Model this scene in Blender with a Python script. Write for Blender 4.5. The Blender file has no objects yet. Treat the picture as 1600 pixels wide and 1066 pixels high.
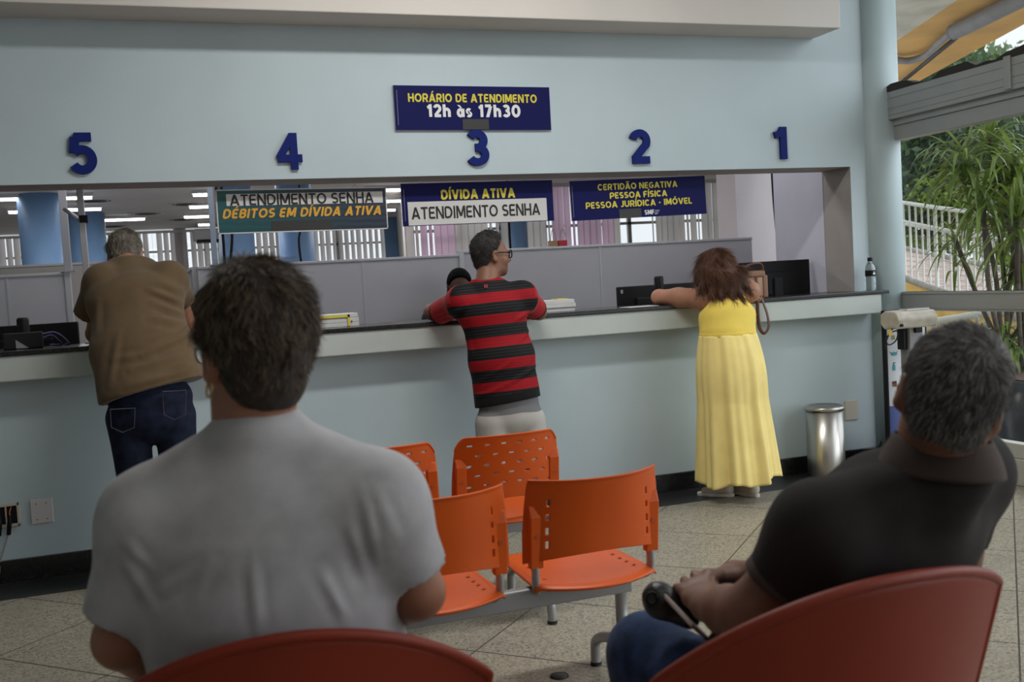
import bpy, bmesh, math, random
import numpy as np
from mathutils import Vector, Matrix

# ------------------------------------------------------------------ camera, sky, lights, exposure
scn = bpy.context.scene
COL = scn.collection
CAM_F, CAM_YAW, CAM_PITCH, CAM_ROLL = 1603.26, .33583, -.05891, -.05812
CAM_POS = np.array([0.0, -5.8, 1.3985])


def _cam_axes():
    cy, sy = math.cos(CAM_YAW), math.sin(CAM_YAW)
    f = np.array([sy*math.cos(CAM_PITCH), cy*math.cos(CAM_PITCH), math.sin(CAM_PITCH)])
    r = np.array([cy, -sy, 0.0])
    u = np.cross(r, f)
    c, s = math.cos(CAM_ROLL), math.sin(CAM_ROLL)
    return r*c+u*s, -r*s+u*c, f


CR, CU, CF = _cam_axes()
cam_data = bpy.data.cameras.new('camera')
cam = bpy.data.objects.new('camera', cam_data)
COL.objects.link(cam)
cam.matrix_world = Matrix(((CR[0], CU[0], -CF[0], CAM_POS[0]), (CR[1], CU[1], -CF[1], CAM_POS[1]),
                           (CR[2], CU[2], -CF[2], CAM_POS[2]), (0, 0, 0, 1)))
cam_data.sensor_width = 36.0
cam_data.lens = 36.0*CAM_F/1600
cam_data.clip_start = .05
cam_data.clip_end = 300
cam_data.dof.use_dof = True
cam_data.dof.focus_distance = 5.9
cam_data.dof.aperture_fstop = 4.5
scn.camera = cam
scn.view_settings.view_transform = 'Standard'
scn.view_settings.look = 'None'
scn.view_settings.gamma = 1.0
scn.view_settings.use_curve_mapping = False
scn.view_settings.exposure = 0.0

world = bpy.data.worlds.new('sky')
scn.world = world
world.use_nodes = True
_wn = world.node_tree.nodes
_bg = _wn['Background']
_bg.inputs['Color'].default_value = (.90, .95, 1.0, 1)
# overcast sky, brighter around the veiled sun high on the right
_tc = _wn.new('ShaderNodeTexCoord')
_dp = _wn.new('ShaderNodeVectorMath'); _dp.operation = 'DOT_PRODUCT'
_dp.inputs[1].default_value = (.72, -.42, .55)
_mx = _wn.new('ShaderNodeMath'); _mx.operation = 'MAXIMUM'; _mx.inputs[1].default_value = 0
_pw = _wn.new('ShaderNodeMath'); _pw.operation = 'POWER'; _pw.inputs[1].default_value = 3
_ma = _wn.new('ShaderNodeMath'); _ma.operation = 'MULTIPLY_ADD'; _ma.inputs[1].default_value = 3.4; _ma.inputs[2].default_value = 1.05
_L = world.node_tree.links.new
_L(_tc.outputs['Generated'], _dp.inputs[0])
_L(_dp.outputs['Value'], _mx.inputs[0])
_L(_mx.outputs[0], _pw.inputs[0])
_L(_pw.outputs[0], _ma.inputs[0])
_L(_ma.outputs[0], _bg.inputs['Strength'])


def area(name, loc, rot, sx, sy, power, color=(1, 1, 1)):
    l = bpy.data.lights.new(name, 'AREA')
    l.shape = 'RECTANGLE'
    l.size, l.size_y, l.energy, l.color = sx, sy, power, color
    o = bpy.data.objects.new(name, l)
    COL.objects.link(o)
    o.location = loc
    o.rotation_euler = rot
    return o


# ceiling fluorescents of the hall (above and behind the frame) and of the office beyond the counter, with one office row added
area('hall_ceiling_lamp', (1.55, -1.85, 3.70), (0, 0, 0), 1.7, .25, 60, (1, .99, .96))
area('hall_ceiling_lamp', (2.4, -5.2, 3.70), (0, 0, 0), 4.6, .5, 19, (1, .98, .95))
area('hall_ceiling_lamp', (1.0, -8.5, 3.70), (0, 0, 0), 6.0, .5, 14, (1, .98, .95))
for _y, _x, _p in ((.75, 1.6, 22), (2.9, 1.6, 42), (6.2, .8, 64), (9.0, 1.5, 56)):  # first row is unseen, added to brighten the near faces of the partitions
    area('office_ceiling_lamp', (_x, _y, 2.70), (0, 0, 0), 5.2, .3, _p, (1, .96, .97))


def at(px, py, Y=None, X=None, Z=None, t=None):
    """A point of the place seen at px, py (1600x1066 frame): on a plane Y / X / Z or at depth t."""
    d = CF+CR*(px-800)/CAM_F-CU*(py-533)/CAM_F
    if Y is not None:
        t = (Y-CAM_POS[1])/d[1]
    elif X is not None:
        t = (X-CAM_POS[0])/d[0]
    elif Z is not None:
        t = (Z-CAM_POS[2])/d[2]
    return CAM_POS+d*t


# ------------------------------------------------------------------ materials
MATS = {}


def mat(name, color, rough=.6, metal=0.0, spec=.5, var=0.0, vscale=6.0, bump=0.0, bscale=60.0, stretch=(1, 1, 1),
        color2=None, trans=0.0, emit=None, estr=0.0, sheen=0.0, sss=0.0, coat=0.0, detail=4.0):
    if name in MATS:
        return MATS[name]
    m = bpy.data.materials.new(name)
    m.use_nodes = True
    nt = m.node_tree
    b = nt.nodes['Principled BSDF']
    b.inputs['Base Color'].default_value = (*color, 1)
    b.inputs['Roughness'].default_value = rough
    b.inputs['Metallic'].default_value = metal
    b.inputs['Specular IOR Level'].default_value = spec
    b.inputs['Transmission Weight'].default_value = trans
    b.inputs['Sheen Weight'].default_value = sheen
    b.inputs['Coat Weight'].default_value = coat
    if sss:
        b.inputs['Subsurface Weight'].default_value = sss
        b.inputs['Subsurface Radius'].default_value = (.012, .004, .002)
        b.inputs['Subsurface Scale'].default_value = 1.0
    if emit:
        b.inputs['Emission Color'].default_value = (*emit, 1)
        b.inputs['Emission Strength'].default_value = estr
    tc = None
    if var or bump:
        tc = nt.nodes.new('ShaderNodeTexCoord')
        mp = nt.nodes.new('ShaderNodeMapping')
        mp.inputs['Scale'].default_value = stretch
        nt.links.new(tc.outputs['Object'], mp.inputs['Vector'])
    if var:
        n = nt.nodes.new('ShaderNodeTexNoise')
        n.inputs['Scale'].default_value = vscale
        n.inputs['Detail'].default_value = detail
        nt.links.new(mp.outputs['Vector'], n.inputs['Vector'])
        r = nt.nodes.new('ShaderNodeValToRGB')
        c2 = color2 or tuple(max(0, c*(1-var)) for c in color)
        c1 = color if color2 else tuple(min(1, c*(1+var)) for c in color)
        r.color_ramp.elements[0].position = .32
        r.color_ramp.elements[1].position = .68
        r.color_ramp.elements[0].color = (*c2, 1)
        r.color_ramp.elements[1].color = (*c1, 1)
        nt.links.new(n.outputs['Fac'], r.inputs['Fac'])
        nt.links.new(r.outputs['Color'], b.inputs['Base Color'])
    if bump:
        n2 = nt.nodes.new('ShaderNodeTexNoise')
        n2.inputs['Scale'].default_value = bscale
        n2.inputs['Detail'].default_value = 3
        nt.links.new(mp.outputs['Vector'], n2.inputs['Vector'])
        bp = nt.nodes.new('ShaderNodeBump')
        bp.inputs['Strength'].default_value = bump
        bp.inputs['Distance'].default_value = .01
        nt.links.new(n2.outputs['Fac'], bp.inputs['Height'])
        nt.links.new(bp.outputs['Normal'], b.inputs['Normal'])
    MATS[name] = m
    return m


class NT:
    """Tiny helper to write shader math."""

    def __init__(self, m):
        self.nt = m.node_tree
        self.b = self.nt.nodes['Principled BSDF']

    def n(self, kind, **kw):
        nd = self.nt.nodes.new(kind)
        for k, v in kw.items():
            setattr(nd, k, v)
        return nd

    def link(self, a, b):
        self.nt.links.new(a, b)

    def math(self, op, a, b=None, c=None):
        nd = self.n('ShaderNodeMath', operation=op)
        for i, v in enumerate((a, b, c)):
            if v is None:
                continue
            if isinstance(v, (int, float)):
                nd.inputs[i].default_value = v
            else:
                self.link(v, nd.inputs[i])
        return nd.outputs[0]

    def mix(self, fac, a, b):
        nd = self.n('ShaderNodeMix', data_type='RGBA')
        for sock, v in ((nd.inputs[0], fac), (nd.inputs[6], a), (nd.inputs[7], b)):
            if isinstance(v, (int, float)):
                sock.default_value = v
            elif isinstance(v, tuple):
                sock.default_value = (*v, 1) if len(v) == 3 else v
            else:
                self.link(v, sock)
        return nd.outputs[2]


# ------------------------------------------------------------------ mesh building
ROOT = {}          # object name -> world offset of the thing it belongs to


class MB:
    def __init__(self):
        self.v, self.f, self.m, self.s = [], [], [], []

    def add(self, verts, faces, mi=0, smooth=False):
        o = len(self.v)
        self.v.extend([tuple(map(float, p)) for p in verts])
        for f in faces:
            self.f.append([o+i for i in f])
            self.m.append(mi)
            self.s.append(smooth)
        return self

    def box(self, x0, x1, y0, y1, z0, z1, mi=0, M=None):
        vs = [(x, y, z) for z in (z0, z1) for y in (y0, y1) for x in (x0, x1)]
        if M is not None:
            vs = [tuple(M @ Vector(p)) for p in vs]
        return self.add(vs, [(0, 2, 3, 1), (4, 5, 7, 6), (0, 1, 5, 4), (2, 6, 7, 3), (0, 4, 6, 2), (1, 3, 7, 5)], mi)

    def tube(self, pts, r, seg=12, mi=0, caps=True, flat=None):
        P = [np.array(p, float) for p in pts]
        n = len(P)
        rr = r if hasattr(r, '__len__') else [r]*n
        vs, fs = [], []
        ref = None
        for i in range(n):
            d = P[min(i+1, n-1)]-P[max(i-1, 0)]
            d = d/(np.linalg.norm(d)+1e-9)
            if ref is None:
                ref = np.array([0, 0, 1.0]) if abs(d[2]) < .9 else np.array([1.0, 0, 0])
            a = np.cross(d, ref)
            a /= np.linalg.norm(a)+1e-9
            b = np.cross(a, d)
            ref = b
            for k in range(seg):
                t = 2*math.pi*k/seg
                fl = flat or (1, 1)
                vs.append(P[i]+rr[i]*(a*math.cos(t)*fl[0]+b*math.sin(t)*fl[1]))
        for i in range(n-1):
            for k in range(seg):
                k2 = (k+1) % seg
                fs.append((i*seg+k, i*seg+k2, (i+1)*seg+k2, (i+1)*seg+k))
        self.add(vs, fs, mi, True)
        if caps:
            o = len(self.v)-len(vs)
            self.f.append([o+k for k in range(seg)]); self.m.append(mi); self.s.append(False)
            self.f.append([o+(n-1)*seg+k for k in reversed(range(seg))]); self.m.append(mi); self.s.append(False)
        return self

    def lathe(self, prof, c=(0, 0, 0), seg=32, mi=0, smooth=True):
        vs, fs = [], []
        for r, z in prof:
            for k in range(seg):
                t = 2*math.pi*k/seg
                vs.append((c[0]+r*math.cos(t), c[1]+r*math.sin(t), c[2]+z))
        for i in range(len(prof)-1):
            for k in range(seg):
                k2 = (k+1) % seg
                fs.append((i*seg+k, i*seg+k2, (i+1)*seg+k2, (i+1)*seg+k))
        self.add(vs, fs, mi, smooth)
        o = len(self.v)-len(vs)
        if prof[0][0] > 1e-4:
            self.f.append([o+k for k in reversed(range(seg))]); self.m.append(mi); self.s.append(False)
        if prof[-1][0] > 1e-4:
            self.f.append([o+(len(prof)-1)*seg+k for k in range(seg)]); self.m.append(mi); self.s.append(False)
        return self

    def grid(self, fn, nu, nv, mi=0, smooth=True, wrap=False):
        vs = [fn(i/(nu-1), j/(nv-1)) for i in range(nu) for j in range(nv)]
        fs = [(i*nv+j, (i+1)*nv+j, (i+1)*nv+j+1, i*nv+j+1) for i in range(nu-1) for j in range(nv-1)]
        return self.add(vs, fs, mi, smooth)

    def prism(self, poly, M, depth, mi=0):
        """poly in the XY of matrix M, pushed along its +Z by depth."""
        n = len(poly)
        vs = [tuple(M @ Vector((x, y, 0))) for x, y in poly]+[tuple(M @ Vector((x, y, depth))) for x, y in poly]
        fs = [tuple(reversed(range(n))), tuple(range(n, 2*n))]
        fs += [(i, (i+1) % n, n+(i+1) % n, n+i) for i in range(n)]
        return self.add(vs, fs, mi)

    def build(self, name, mats, parent=None, bevel=0, solid=0, sub=0, kind=None, world=True, bseg=2, offset=0):
        me = bpy.data.meshes.new(name)
        off = ROOT.get(parent.name, np.zeros(3)) if (parent is not None and world) else np.zeros(3)
        V = np.array(self.v, dtype=float)-off
        me.from_pydata(V.tolist(), [], self.f)
        if not isinstance(mats, (list, tuple)):
            mats = [mats]
        for m in mats:
            me.materials.append(m)
        me.polygons.foreach_set('material_index', self.m)
        me.polygons.foreach_set('use_smooth', self.s)
        me.update()
        o = bpy.data.objects.new(name, me)
        COL.objects.link(o)
        if parent is not None:
            o.parent = parent
            ROOT[o.name] = off
        if solid:
            md = o.modifiers.new('solid', 'SOLIDIFY'); md.thickness = solid; md.offset = offset
        if sub:
            md = o.modifiers.new('sub', 'SUBSURF'); md.levels = sub; md.render_levels = sub
        if bevel:
            md = o.modifiers.new('bevel', 'BEVEL'); md.width = bevel; md.segments = bseg; md.limit_method = 'ANGLE'
            md.angle_limit = math.radians(40)
        if kind:
            o['kind'] = kind
        return o


def tag(o, label=None, cat=None, group=None, kind=None):
    if label: o['label'] = label
    if cat: o['category'] = cat
    if group: o['group'] = group
    if kind: o['kind'] = kind
    return o


def thing(name, label, cat, loc=(0, 0, 0), group=None):
    o = bpy.data.objects.new(name, None)
    COL.objects.link(o)
    o.location = tuple(map(float, loc))
    o.empty_display_size = .1
    ROOT[o.name] = np.array(loc, float)
    return tag(o, label, cat, group)


def copy_tree(o, loc=None, label=None):
    def cp(src, parent):
        c = src.copy()
        COL.objects.link(c)
        if parent is not None:
            c.parent = parent
        for ch in list(src.children):
            cp(ch, c)
        return c
    r = cp(o, None)
    if loc is not None:
        r.location = loc
    if label:
        r['label'] = label
    return r


def text_mesh(name, body, size, M, m, parent, offset=0.0, extrude=.0012, shear=0.0, sx=1.0, align='CENTER', width=None, space=1.0, up=None):
    """Raised lettering; M places its XY plane. width: fitted to that width."""
    cu = bpy.data.curves.new(name, 'FONT')
    cu.body = body
    cu.size = size
    cu.align_x = align
    cu.align_y = 'CENTER'
    cu.offset = offset
    cu.extrude = extrude
    cu.shear = shear
    cu.space_character = space
    cu.resolution_u = 4
    tmp = bpy.data.objects.new(name+'_tmp', cu)
    COL.objects.link(tmp)
    bpy.context.view_layer.update()
    dg = bpy.context.evaluated_depsgraph_get()
    me = bpy.data.meshes.new_from_object(tmp.evaluated_get(dg))
    bpy.data.objects.remove(tmp)
    bpy.data.curves.remove(cu)
    n = len(me.vertices)
    V = np.empty(n*3)
    me.vertices.foreach_get('co', V)
    V = V.reshape(-1, 3)
    if width:
        w = V[:, 0].max()-V[:, 0].min()
        sx = width/w
    V[:, 0] *= sx
    if up:
        V[:, 1] *= up/(V[:, 1].max()-V[:, 1].min())
    V[:, 1] -= (V[:, 1].max()+V[:, 1].min())/2
    if align == 'CENTER':
        V[:, 0] -= (V[:, 0].max()+V[:, 0].min())/2
    off = ROOT.get(parent.name, np.zeros(3)) if parent is not None else np.zeros(3)
    Mn = np.array(M)
    W = V @ Mn[:3, :3].T+Mn[:3, 3]-off
    me.vertices.foreach_set('co', W.ravel())
    me.materials.clear()
    me.materials.append(m)
    me.update()
    o = bpy.data.objects.new(name, me)
    COL.objects.link(o)
    if parent is not None:
        o.parent = parent
        ROOT[o.name] = off
    return o


def frame(origin, xdir, ydir):
    """Matrix with local X along xdir, Y along ydir, Z = X x Y."""
    x = Vector(xdir).normalized()
    y = Vector(ydir)
    y = (y-x*y.dot(x)).normalized()
    z = x.cross(y)
    o = Vector(origin)
    return Matrix(((x.x, y.x, z.x, o.x), (x.y, y.y, z.y, o.y), (x.z, y.z, z.z, o.z), (0, 0, 0, 1)))


def smooth_path(pts, n=8):
    """Catmull-Rom through pts."""
    P = [np.array(p, float) for p in pts]
    P = [2*P[0]-P[1]]+P+[2*P[-1]-P[-2]]
    out = []
    for i in range(1, len(P)-2):
        for k in range(n):
            t = k/n
            a, b, c, d = P[i-1], P[i], P[i+1], P[i+2]
            out.append(.5*((2*b)+(-a+c)*t+(2*a-5*b+4*c-d)*t*t+(-a+3*b-3*c+d)*t**3))
    out.append(P[-2])
    return out
# ------------------------------------------------------------------ stroke lettering (bold geometric sans, drawn as ribbons)
def _arc(cx, cy, rx, ry, a0, a1, n=14):
    return [(cx+rx*math.cos(math.radians(a0+(a1-a0)*i/n)), cy+ry*math.sin(math.radians(a0+(a1-a0)*i/n))) for i in range(n+1)]


# each glyph: width, list of strokes; 'p' polyline, 'c' closed polyline, 'd' diagonal cut level at both ends
GLYPH = {
    'A': (.86, [('d', 0, 0, .5, 1), ('d', 1, 0, .5, 1), ('p', [(.22, .24), (.78, .24)])]),
    'B': (.70, [('p', [(.0, 0), (.0, 1)]), ('p', [(0, 1), (.55, 1)]+_arc(.55, .77, .40, .23, 90, -90)+[(0, .54)]), ('p', [(0, .54), (.6, .54)]+_arc(.6, .27, .40, .27, 90, -90)+[(0, 0)])]),
    'C': (.80, [('p', _arc(.52, .5, .52, .5, 42, 318, 24))]),
    'D': (.80, [('p', [(0, 0), (0, 1)]), ('p', [(0, 1), (.42, 1)]+_arc(.42, .5, .58, .5, 90, -90, 18)+[(0, 0)])]),
    'E': (.64, [('p', [(0, 0), (0, 1)]), ('p', [(0, 1), (1.12, 1)]), ('p', [(0, .5), (1.0, .5)]), ('p', [(0, 0), (1.12, 0)])]),
    'F': (.62, [('p', [(0, -.12), (0, 1)]), ('p', [(0, 1), (1.12, 1)]), ('p', [(0, .48), (1.0, .48)])]),
    'G': (.82, [('p', _arc(.52, .5, .52, .5, 48, 350, 24)), ('p', [(.55, .45), (1.06, .45)])]),
    'H': (.76, [('p', [(0, -.12), (0, 1.12)]), ('p', [(1, -.12), (1, 1.12)]), ('p', [(0, .5), (1, .5)])]),
    'I': (.22, [('p', [(.5, -.12), (.5, 1.12)])]),
    'J': (.56, [('p', [(1, 1.12), (1, .35)]+_arc(.5, .33, .5, .33, 0, -140, 12))]),
    'L': (.60, [('p', [(0, 1.12), (0, 0)]), ('p', [(-.1, 0), (1.14, 0)])]),
    'M': (.94, [('p', [(0, -.12), (0, 1.12)]), ('p', [(1, -.12), (1, 1.12)]), ('d', .5, .12, .06, 1), ('d', .5, .12, .94, 1)]),
    'N': (.80, [('p', [(0, -.12), (0, 1.12)]), ('p', [(1, -.12), (1, 1.12)]), ('d', .97, 0, .03, 1)]),
    'O': (.90, [('c', _arc(.5, .5, .5, .5, 0, 360, 32)[:-1])]),
    'P': (.70, [('p', [(0, -.12), (0, 1)]), ('p', [(0, 1), (.6, 1)]+_arc(.6, .68, .42, .32, 90, -90)+[(0, .36)])]),
    'R': (.74, [('p', [(0, -.12), (0, 1)]), ('p', [(0, 1), (.58, 1)]+_arc(.58, .70, .40, .30, 90, -90)+[(0, .40)]), ('d', .97, 0, .55, .42)]),
    'S': (.68, [('p', _arc(.5, .745, .48, .255, 35, 270, 18)+_arc(.5, .245, .5, .245, 90, -145, 18))]),
    'T': (.72, [('p', [(-.12, 1), (1.12, 1)]), ('p', [(.5, -.12), (.5, 1)])]),
    'U': (.78, [('p', [(0, 1.12), (0, .42)]+_arc(.5, .40, .5, .40, 180, 360, 18)+[(1, 1.12)])]),
    'V': (.86, [('d', .5, 0, 0, 1), ('d', .5, 0, 1, 1)]),
    'Z': (.7, [('p', [(-.1, 1), (1.1, 1)]), ('p', [(-.1, 0), (1.1, 0)]), ('d', .05, 0, .95, 1)]),
    '-': (.40, [('p', [(-.1, .42), (1.1, .42)])]),
    'h': (.62, [('p', [(0, -.12), (0, 1.12)]), ('p', _arc(.5, .36, .5, .30, 165, 0, 12)+[(1, -.12)])]),
    'a': (.62, [('c', _arc(.45, .30, .45, .31, 0, 360, 24)[:-1]), ('p', [(1, -.12), (1, .70)])]),
    's': (.52, [('p', _arc(.5, .46, .45, .16, 40, 270, 14)+_arc(.5, .15, .47, .16, 90, -140, 14))]),
    '0': (.74, [('c', _arc(.5, .5, .5, .5, 0, 360, 32)[:-1])]),
    '1': (.42, [('p', [(1, -.12), (1, 1.12)]), ('p', [(-.25, .80), (.55, .86), (1, 1.04)])]),
    '2': (.66, [('p', _arc(.5, .70, .48, .30, 165, -28, 16)+[(.66, .40), (.10, .04)]), ('p', [(-.05, 0), (1.14, 0)])]),
    '3': (.66, [('p', _arc(.48, .755, .44, .245, 150, -90, 16)), ('p', _arc(.48, .255, .50, .255, 90, -152, 18)), ('p', [(.36, .51), (.5, .51)])]),
    '4': (.74, [('p', [(.76, -.12), (.76, 1.06)]), ('p', [(.72, 1.0), (.02, .26)]), ('p', [(-.06, .24), (1.16, .24)])]),
    '5': (.66, [('p', [(.13, 1), (1.0, 1)]), ('p', [(.16, 1.0), (.06, .50)]), ('p', _arc(.47, .30, .51, .315, 140, -150, 20))]),
    '7': (.64, [('p', [(-.14, 1), (1.05, 1)]), ('d', .30, 0, .98, .9)]),
}
ACC = {'Á': ('A', 1), 'À': ('A', -1), 'É': ('E', 1), 'Í': ('I', 1), 'Ó': ('O', 1), 'Ã': ('A', 0), 'à': ('a', -1)}


def ribbon(pts, s, closed):
    P = [np.array(p, float) for p in pts]
    n = len(P)
    L, R = [], []
    for i in range(n):
        if closed:
            a, b, c = P[i-1], P[i], P[(i+1) % n]
        else:
            a, b, c = P[max(i-1, 0)], P[i], P[min(i+1, n-1)]
        d1, d2 = b-a, c-b
        if np.linalg.norm(d1) < 1e-9: d1 = d2
        if np.linalg.norm(d2) < 1e-9: d2 = d1
        d1 /= np.linalg.norm(d1); d2 /= np.linalg.norm(d2)
        n1, n2 = np.array([-d1[1], d1[0]]), np.array([-d2[1], d2[0]])
        m = n1+n2
        k = np.linalg.norm(m)
        m = m/k if k > 1e-6 else n1
        f = min(1.6, 1/max(.3, m @ n1))
        L.append(b+m*f*s/2); R.append(b-m*f*s/2)
    return L, R


def stroke_text(name, body, M, m, parent, width, up, s=.2, depth=.0012, shear=0.0, sy=None, gap=.10, space=.38, mi=0):
    """Lettering centred on M's origin, cap height up, total width fitted."""
    b = MB()
    x = 0.0
    sy = sy or s*.92
    quads, lay = [], []
    wd, word = [], 0
    for ch in body:
        if ch == ' ':
            x += space; word += 1; continue
        g, acc = ACC.get(ch, (ch, None))
        w, strokes = GLYPH[g]
        if g == 'I' or g == '-':
            w = max(w, s) if g == 'I' else w
        def mp(p):
            return (x+s/2+p[0]*(w-s), sy/2+p[1]*(1-sy))
        for si, st in enumerate(strokes):
            n0 = len(quads)
            if st[0] == 'd':
                _, x0, y0, x1, y1 = st
                a, c = mp((x0, y0)), mp((x1, y1))
                ya = 0 if y0 == 0 else a[1]-sy*.3
                yc = 1 if y1 == 1 else c[1]+sy*.2
                h = s*.56
                quads.append([(a[0]-h, ya), (a[0]+h, ya), (c[0]+h, yc), (c[0]-h, yc)])
            else:
                pts = [mp(p) for p in st[1]]
                cl = st[0] == 'c'
                L, R = ribbon(pts, s, cl)
                for i in range(len(L) if cl else len(L)-1):
                    j = (i+1) % len(L)
                    quads.append([tuple(R[i]), tuple(R[j]), tuple(L[j]), tuple(L[i])])
            lay.extend([si]*(len(quads)-n0))
        if acc is not None:
            cx = x+w/2
            if g == 'a':
                quads.append([(cx-.02, .72), (cx+.13, .72), (cx-.06, .95), (cx-.24, .95)])
            elif acc == 0:
                quads.append([(cx-.25, 1.08), (cx-.06, 1.15), (cx-.06, 1.29), (cx-.25, 1.22)])
                quads.append([(cx-.06, 1.15), (cx+.25, 1.10), (cx+.25, 1.24), (cx-.06, 1.29)])
            else:
                quads.append([(cx-.10, 1.07), (cx+.06, 1.07), (cx+.06+.18*acc, 1.29), (cx-.13+.18*acc, 1.29)])
        lay.extend([0]*(len(quads)-len(lay)))
        wd.extend([word]*(len(quads)-len(wd)))
        x += w+gap
    W = x-gap
    Mt = np.array(M)
    off = ROOT.get(parent.name, np.zeros(3)) if parent is not None else np.zeros(3)
    fx = width/W

    def tr(p, z):
        q = np.array([((p[0]-W/2)+shear*(p[1]-.5))*fx, (p[1]-.5)*up, z, 1.0])
        return tuple((Mt @ q)[:3])
    first = None
    for k in range(word+1):
        b = MB()
        for q, ly, w_ in zip(quads, lay, wd):
            if w_ != k:
                continue
            n = len(q)
            ar = sum(q[i][0]*q[(i+1) % n][1]-q[(i+1) % n][0]*q[i][1] for i in range(n))
            if ar < 0:
                q = q[::-1]
            top = [tr(p, depth+ly*max(1.2e-4, depth*.04)) for p in q]
            bot = [tr(p, -depth) for p in q]
            b.add(top+bot, [tuple(range(n)), tuple(reversed(range(n, 2*n)))]+[(i, n+i, n+(i+1) % n, (i+1) % n) for i in range(n)], mi)
        o = b.build(name, m, parent)
        first = first or o
    return first
# ------------------------------------------------------------------ the hall: structure
rnd = random.Random(7)
M_paint = mat('pale blue wall paint', (.475, .562, .597), rough=.55, spec=.35, var=.045, vscale=1.6, bump=.04, bscale=90, detail=8)
M_lowpaint = mat('pale blue wall paint, scuffed', (.44, .575, .58), rough=.5, spec=.4, var=.07, vscale=2.2, bump=.05, bscale=70, detail=10)
M_reveal = mat('grey beige reveal paint', (.36, .34, .32), rough=.7, var=.08, vscale=4)
M_soffit = mat('off white soffit paint', (.62, .58, .54), rough=.7, var=.03, vscale=2)
M_white = mat('white plaster', (.72, .71, .68), rough=.8)
M_column = mat('pale blue paint with column shade', (.41, .50, .52), rough=.45, spec=.4, var=.05, vscale=2.5)  # the wall's paint, darkened so the column's shade sits in the colour
M_granite = mat('black granite', (.012, .012, .013), rough=.22, spec=.5, var=.5, vscale=120)
M_blackband = mat('black floor granite', (.022, .022, .024), rough=.32, var=.3, vscale=40)


def floor_mat():
    m = mat('terrazzo floor tiles', (.4, .38, .33), rough=.42, spec=.4)
    T = NT(m)
    tc = T.n('ShaderNodeTexCoord')
    sep = T.n('ShaderNodeSeparateXYZ')
    T.link(tc.outputs['Object'], sep.inputs[0])
    x, y = sep.outputs[0], sep.outputs[1]
    k = 1/math.sqrt(2)
    u = T.math('MULTIPLY', T.math('ADD', x, y), k)
    v = T.math('MULTIPLY', T.math('SUBTRACT', y, x), k)
    us = T.math('DIVIDE', T.math('SUBTRACT', u, 1.153), .632)
    vs = T.math('DIVIDE', T.math('SUBTRACT', v, -2.25), .621)
    fu = T.math('ABSOLUTE', T.math('SUBTRACT', T.math('FRACT', us), .5))
    fv = T.math('ABSOLUTE', T.math('SUBTRACT', T.math('FRACT', vs), .5))
    ju = T.math('GREATER_THAN', fu, .4942)
    jv = T.math('GREATER_THAN', fv, .4948)
    joint = T.math('MAXIMUM', ju, jv)
    cell = T.math('ADD', T.math('FLOOR', us), T.math('MULTIPLY', T.math('FLOOR', vs), 17.3))
    wn = T.n('ShaderNodeTexWhiteNoise', noise_dimensions='1D')
    T.link(cell, wn.inputs['W'])
    vo = T.n('ShaderNodeTexVoronoi')
    vo.inputs['Scale'].default_value = 130
    T.link(tc.outputs['Object'], vo.inputs['Vector'])
    ramp = T.n('ShaderNodeValToRGB')
    cr = ramp.color_ramp
    cr.elements[0].position = 0.0; cr.elements[0].color = (.14, .125, .10, 1)
    cr.elements[1].position = 1.0; cr.elements[1].color = (.385, .345, .265, 1)
    e = cr.elements.new(.22); e.color = (.255, .23, .175, 1)
    e = cr.elements.new(.6); e.color = (.325, .29, .225, 1)
    sc = T.n('ShaderNodeSeparateColor')
    T.link(vo.outputs['Color'], sc.inputs[0])
    T.link(sc.outputs[0], ramp.inputs['Fac'])
    no = T.n('ShaderNodeTexNoise')
    no.inputs['Scale'].default_value = 2.6
    no.inputs['Detail'].default_value = 7
    T.link(tc.outputs['Object'], no.inputs['Vector'])
    dirt = T.math('ADD', T.math('MULTIPLY', no.outputs['Fac'], .5), T.math('MULTIPLY', wn.outputs['Value'], .10))
    dirt = T.math('ADD', dirt, .70)
    hsv = T.n('ShaderNodeHueSaturation')
    T.link(dirt, hsv.inputs['Value'])
    T.link(ramp.outputs['Color'], hsv.inputs['Color'])
    c = T.mix(joint, hsv.outputs['Color'], (.05, .042, .034))
    T.link(c, T.b.inputs['Base Color'])
    return m


M_floor = floor_mat()
MB().box(-5, 4.86, -9.5, .3, -.08, 0).build('floor', M_floor, kind='structure')
MB().box(-5, 4.66, -.36, .0, -.02, .0025).build('trim_1', M_blackband, kind='structure')
MB().box(-5, 4.66, -.022, 0.02, 0, .114).build('baseboard_front', M_granite, bevel=.004, kind='structure')

# counter wall: header, low wall and the pier at the right of the opening
ZO = 2.03
w = MB()
w.box(-5, 4.68, 0, .30, ZO, 3.86)
w.box(-5, 4.66, 0, .16, 0, 1.165)
w.box(4.505, 4.68, 0, .30, 1.19, ZO)
# the reveal faces carry a grey beige paint
w.add([(-5, -.0, ZO-.0015), (4.505, 0, ZO-.0015), (4.505, .30, ZO-.0015), (-5, .30, ZO-.0015)], [(0, 3, 2, 1)], 1)
w.add([(4.5035, 0, 1.19), (4.5035, .30, 1.19), (4.5035, .30, ZO), (4.5035, 0, ZO)], [(0, 3, 2, 1)], 1)
w.build('wall_front', [M_paint, M_reveal], kind='structure')

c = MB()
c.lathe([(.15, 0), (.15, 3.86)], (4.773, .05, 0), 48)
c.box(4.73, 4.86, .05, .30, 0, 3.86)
c.build('trim_2', M_column, kind='structure')

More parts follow.
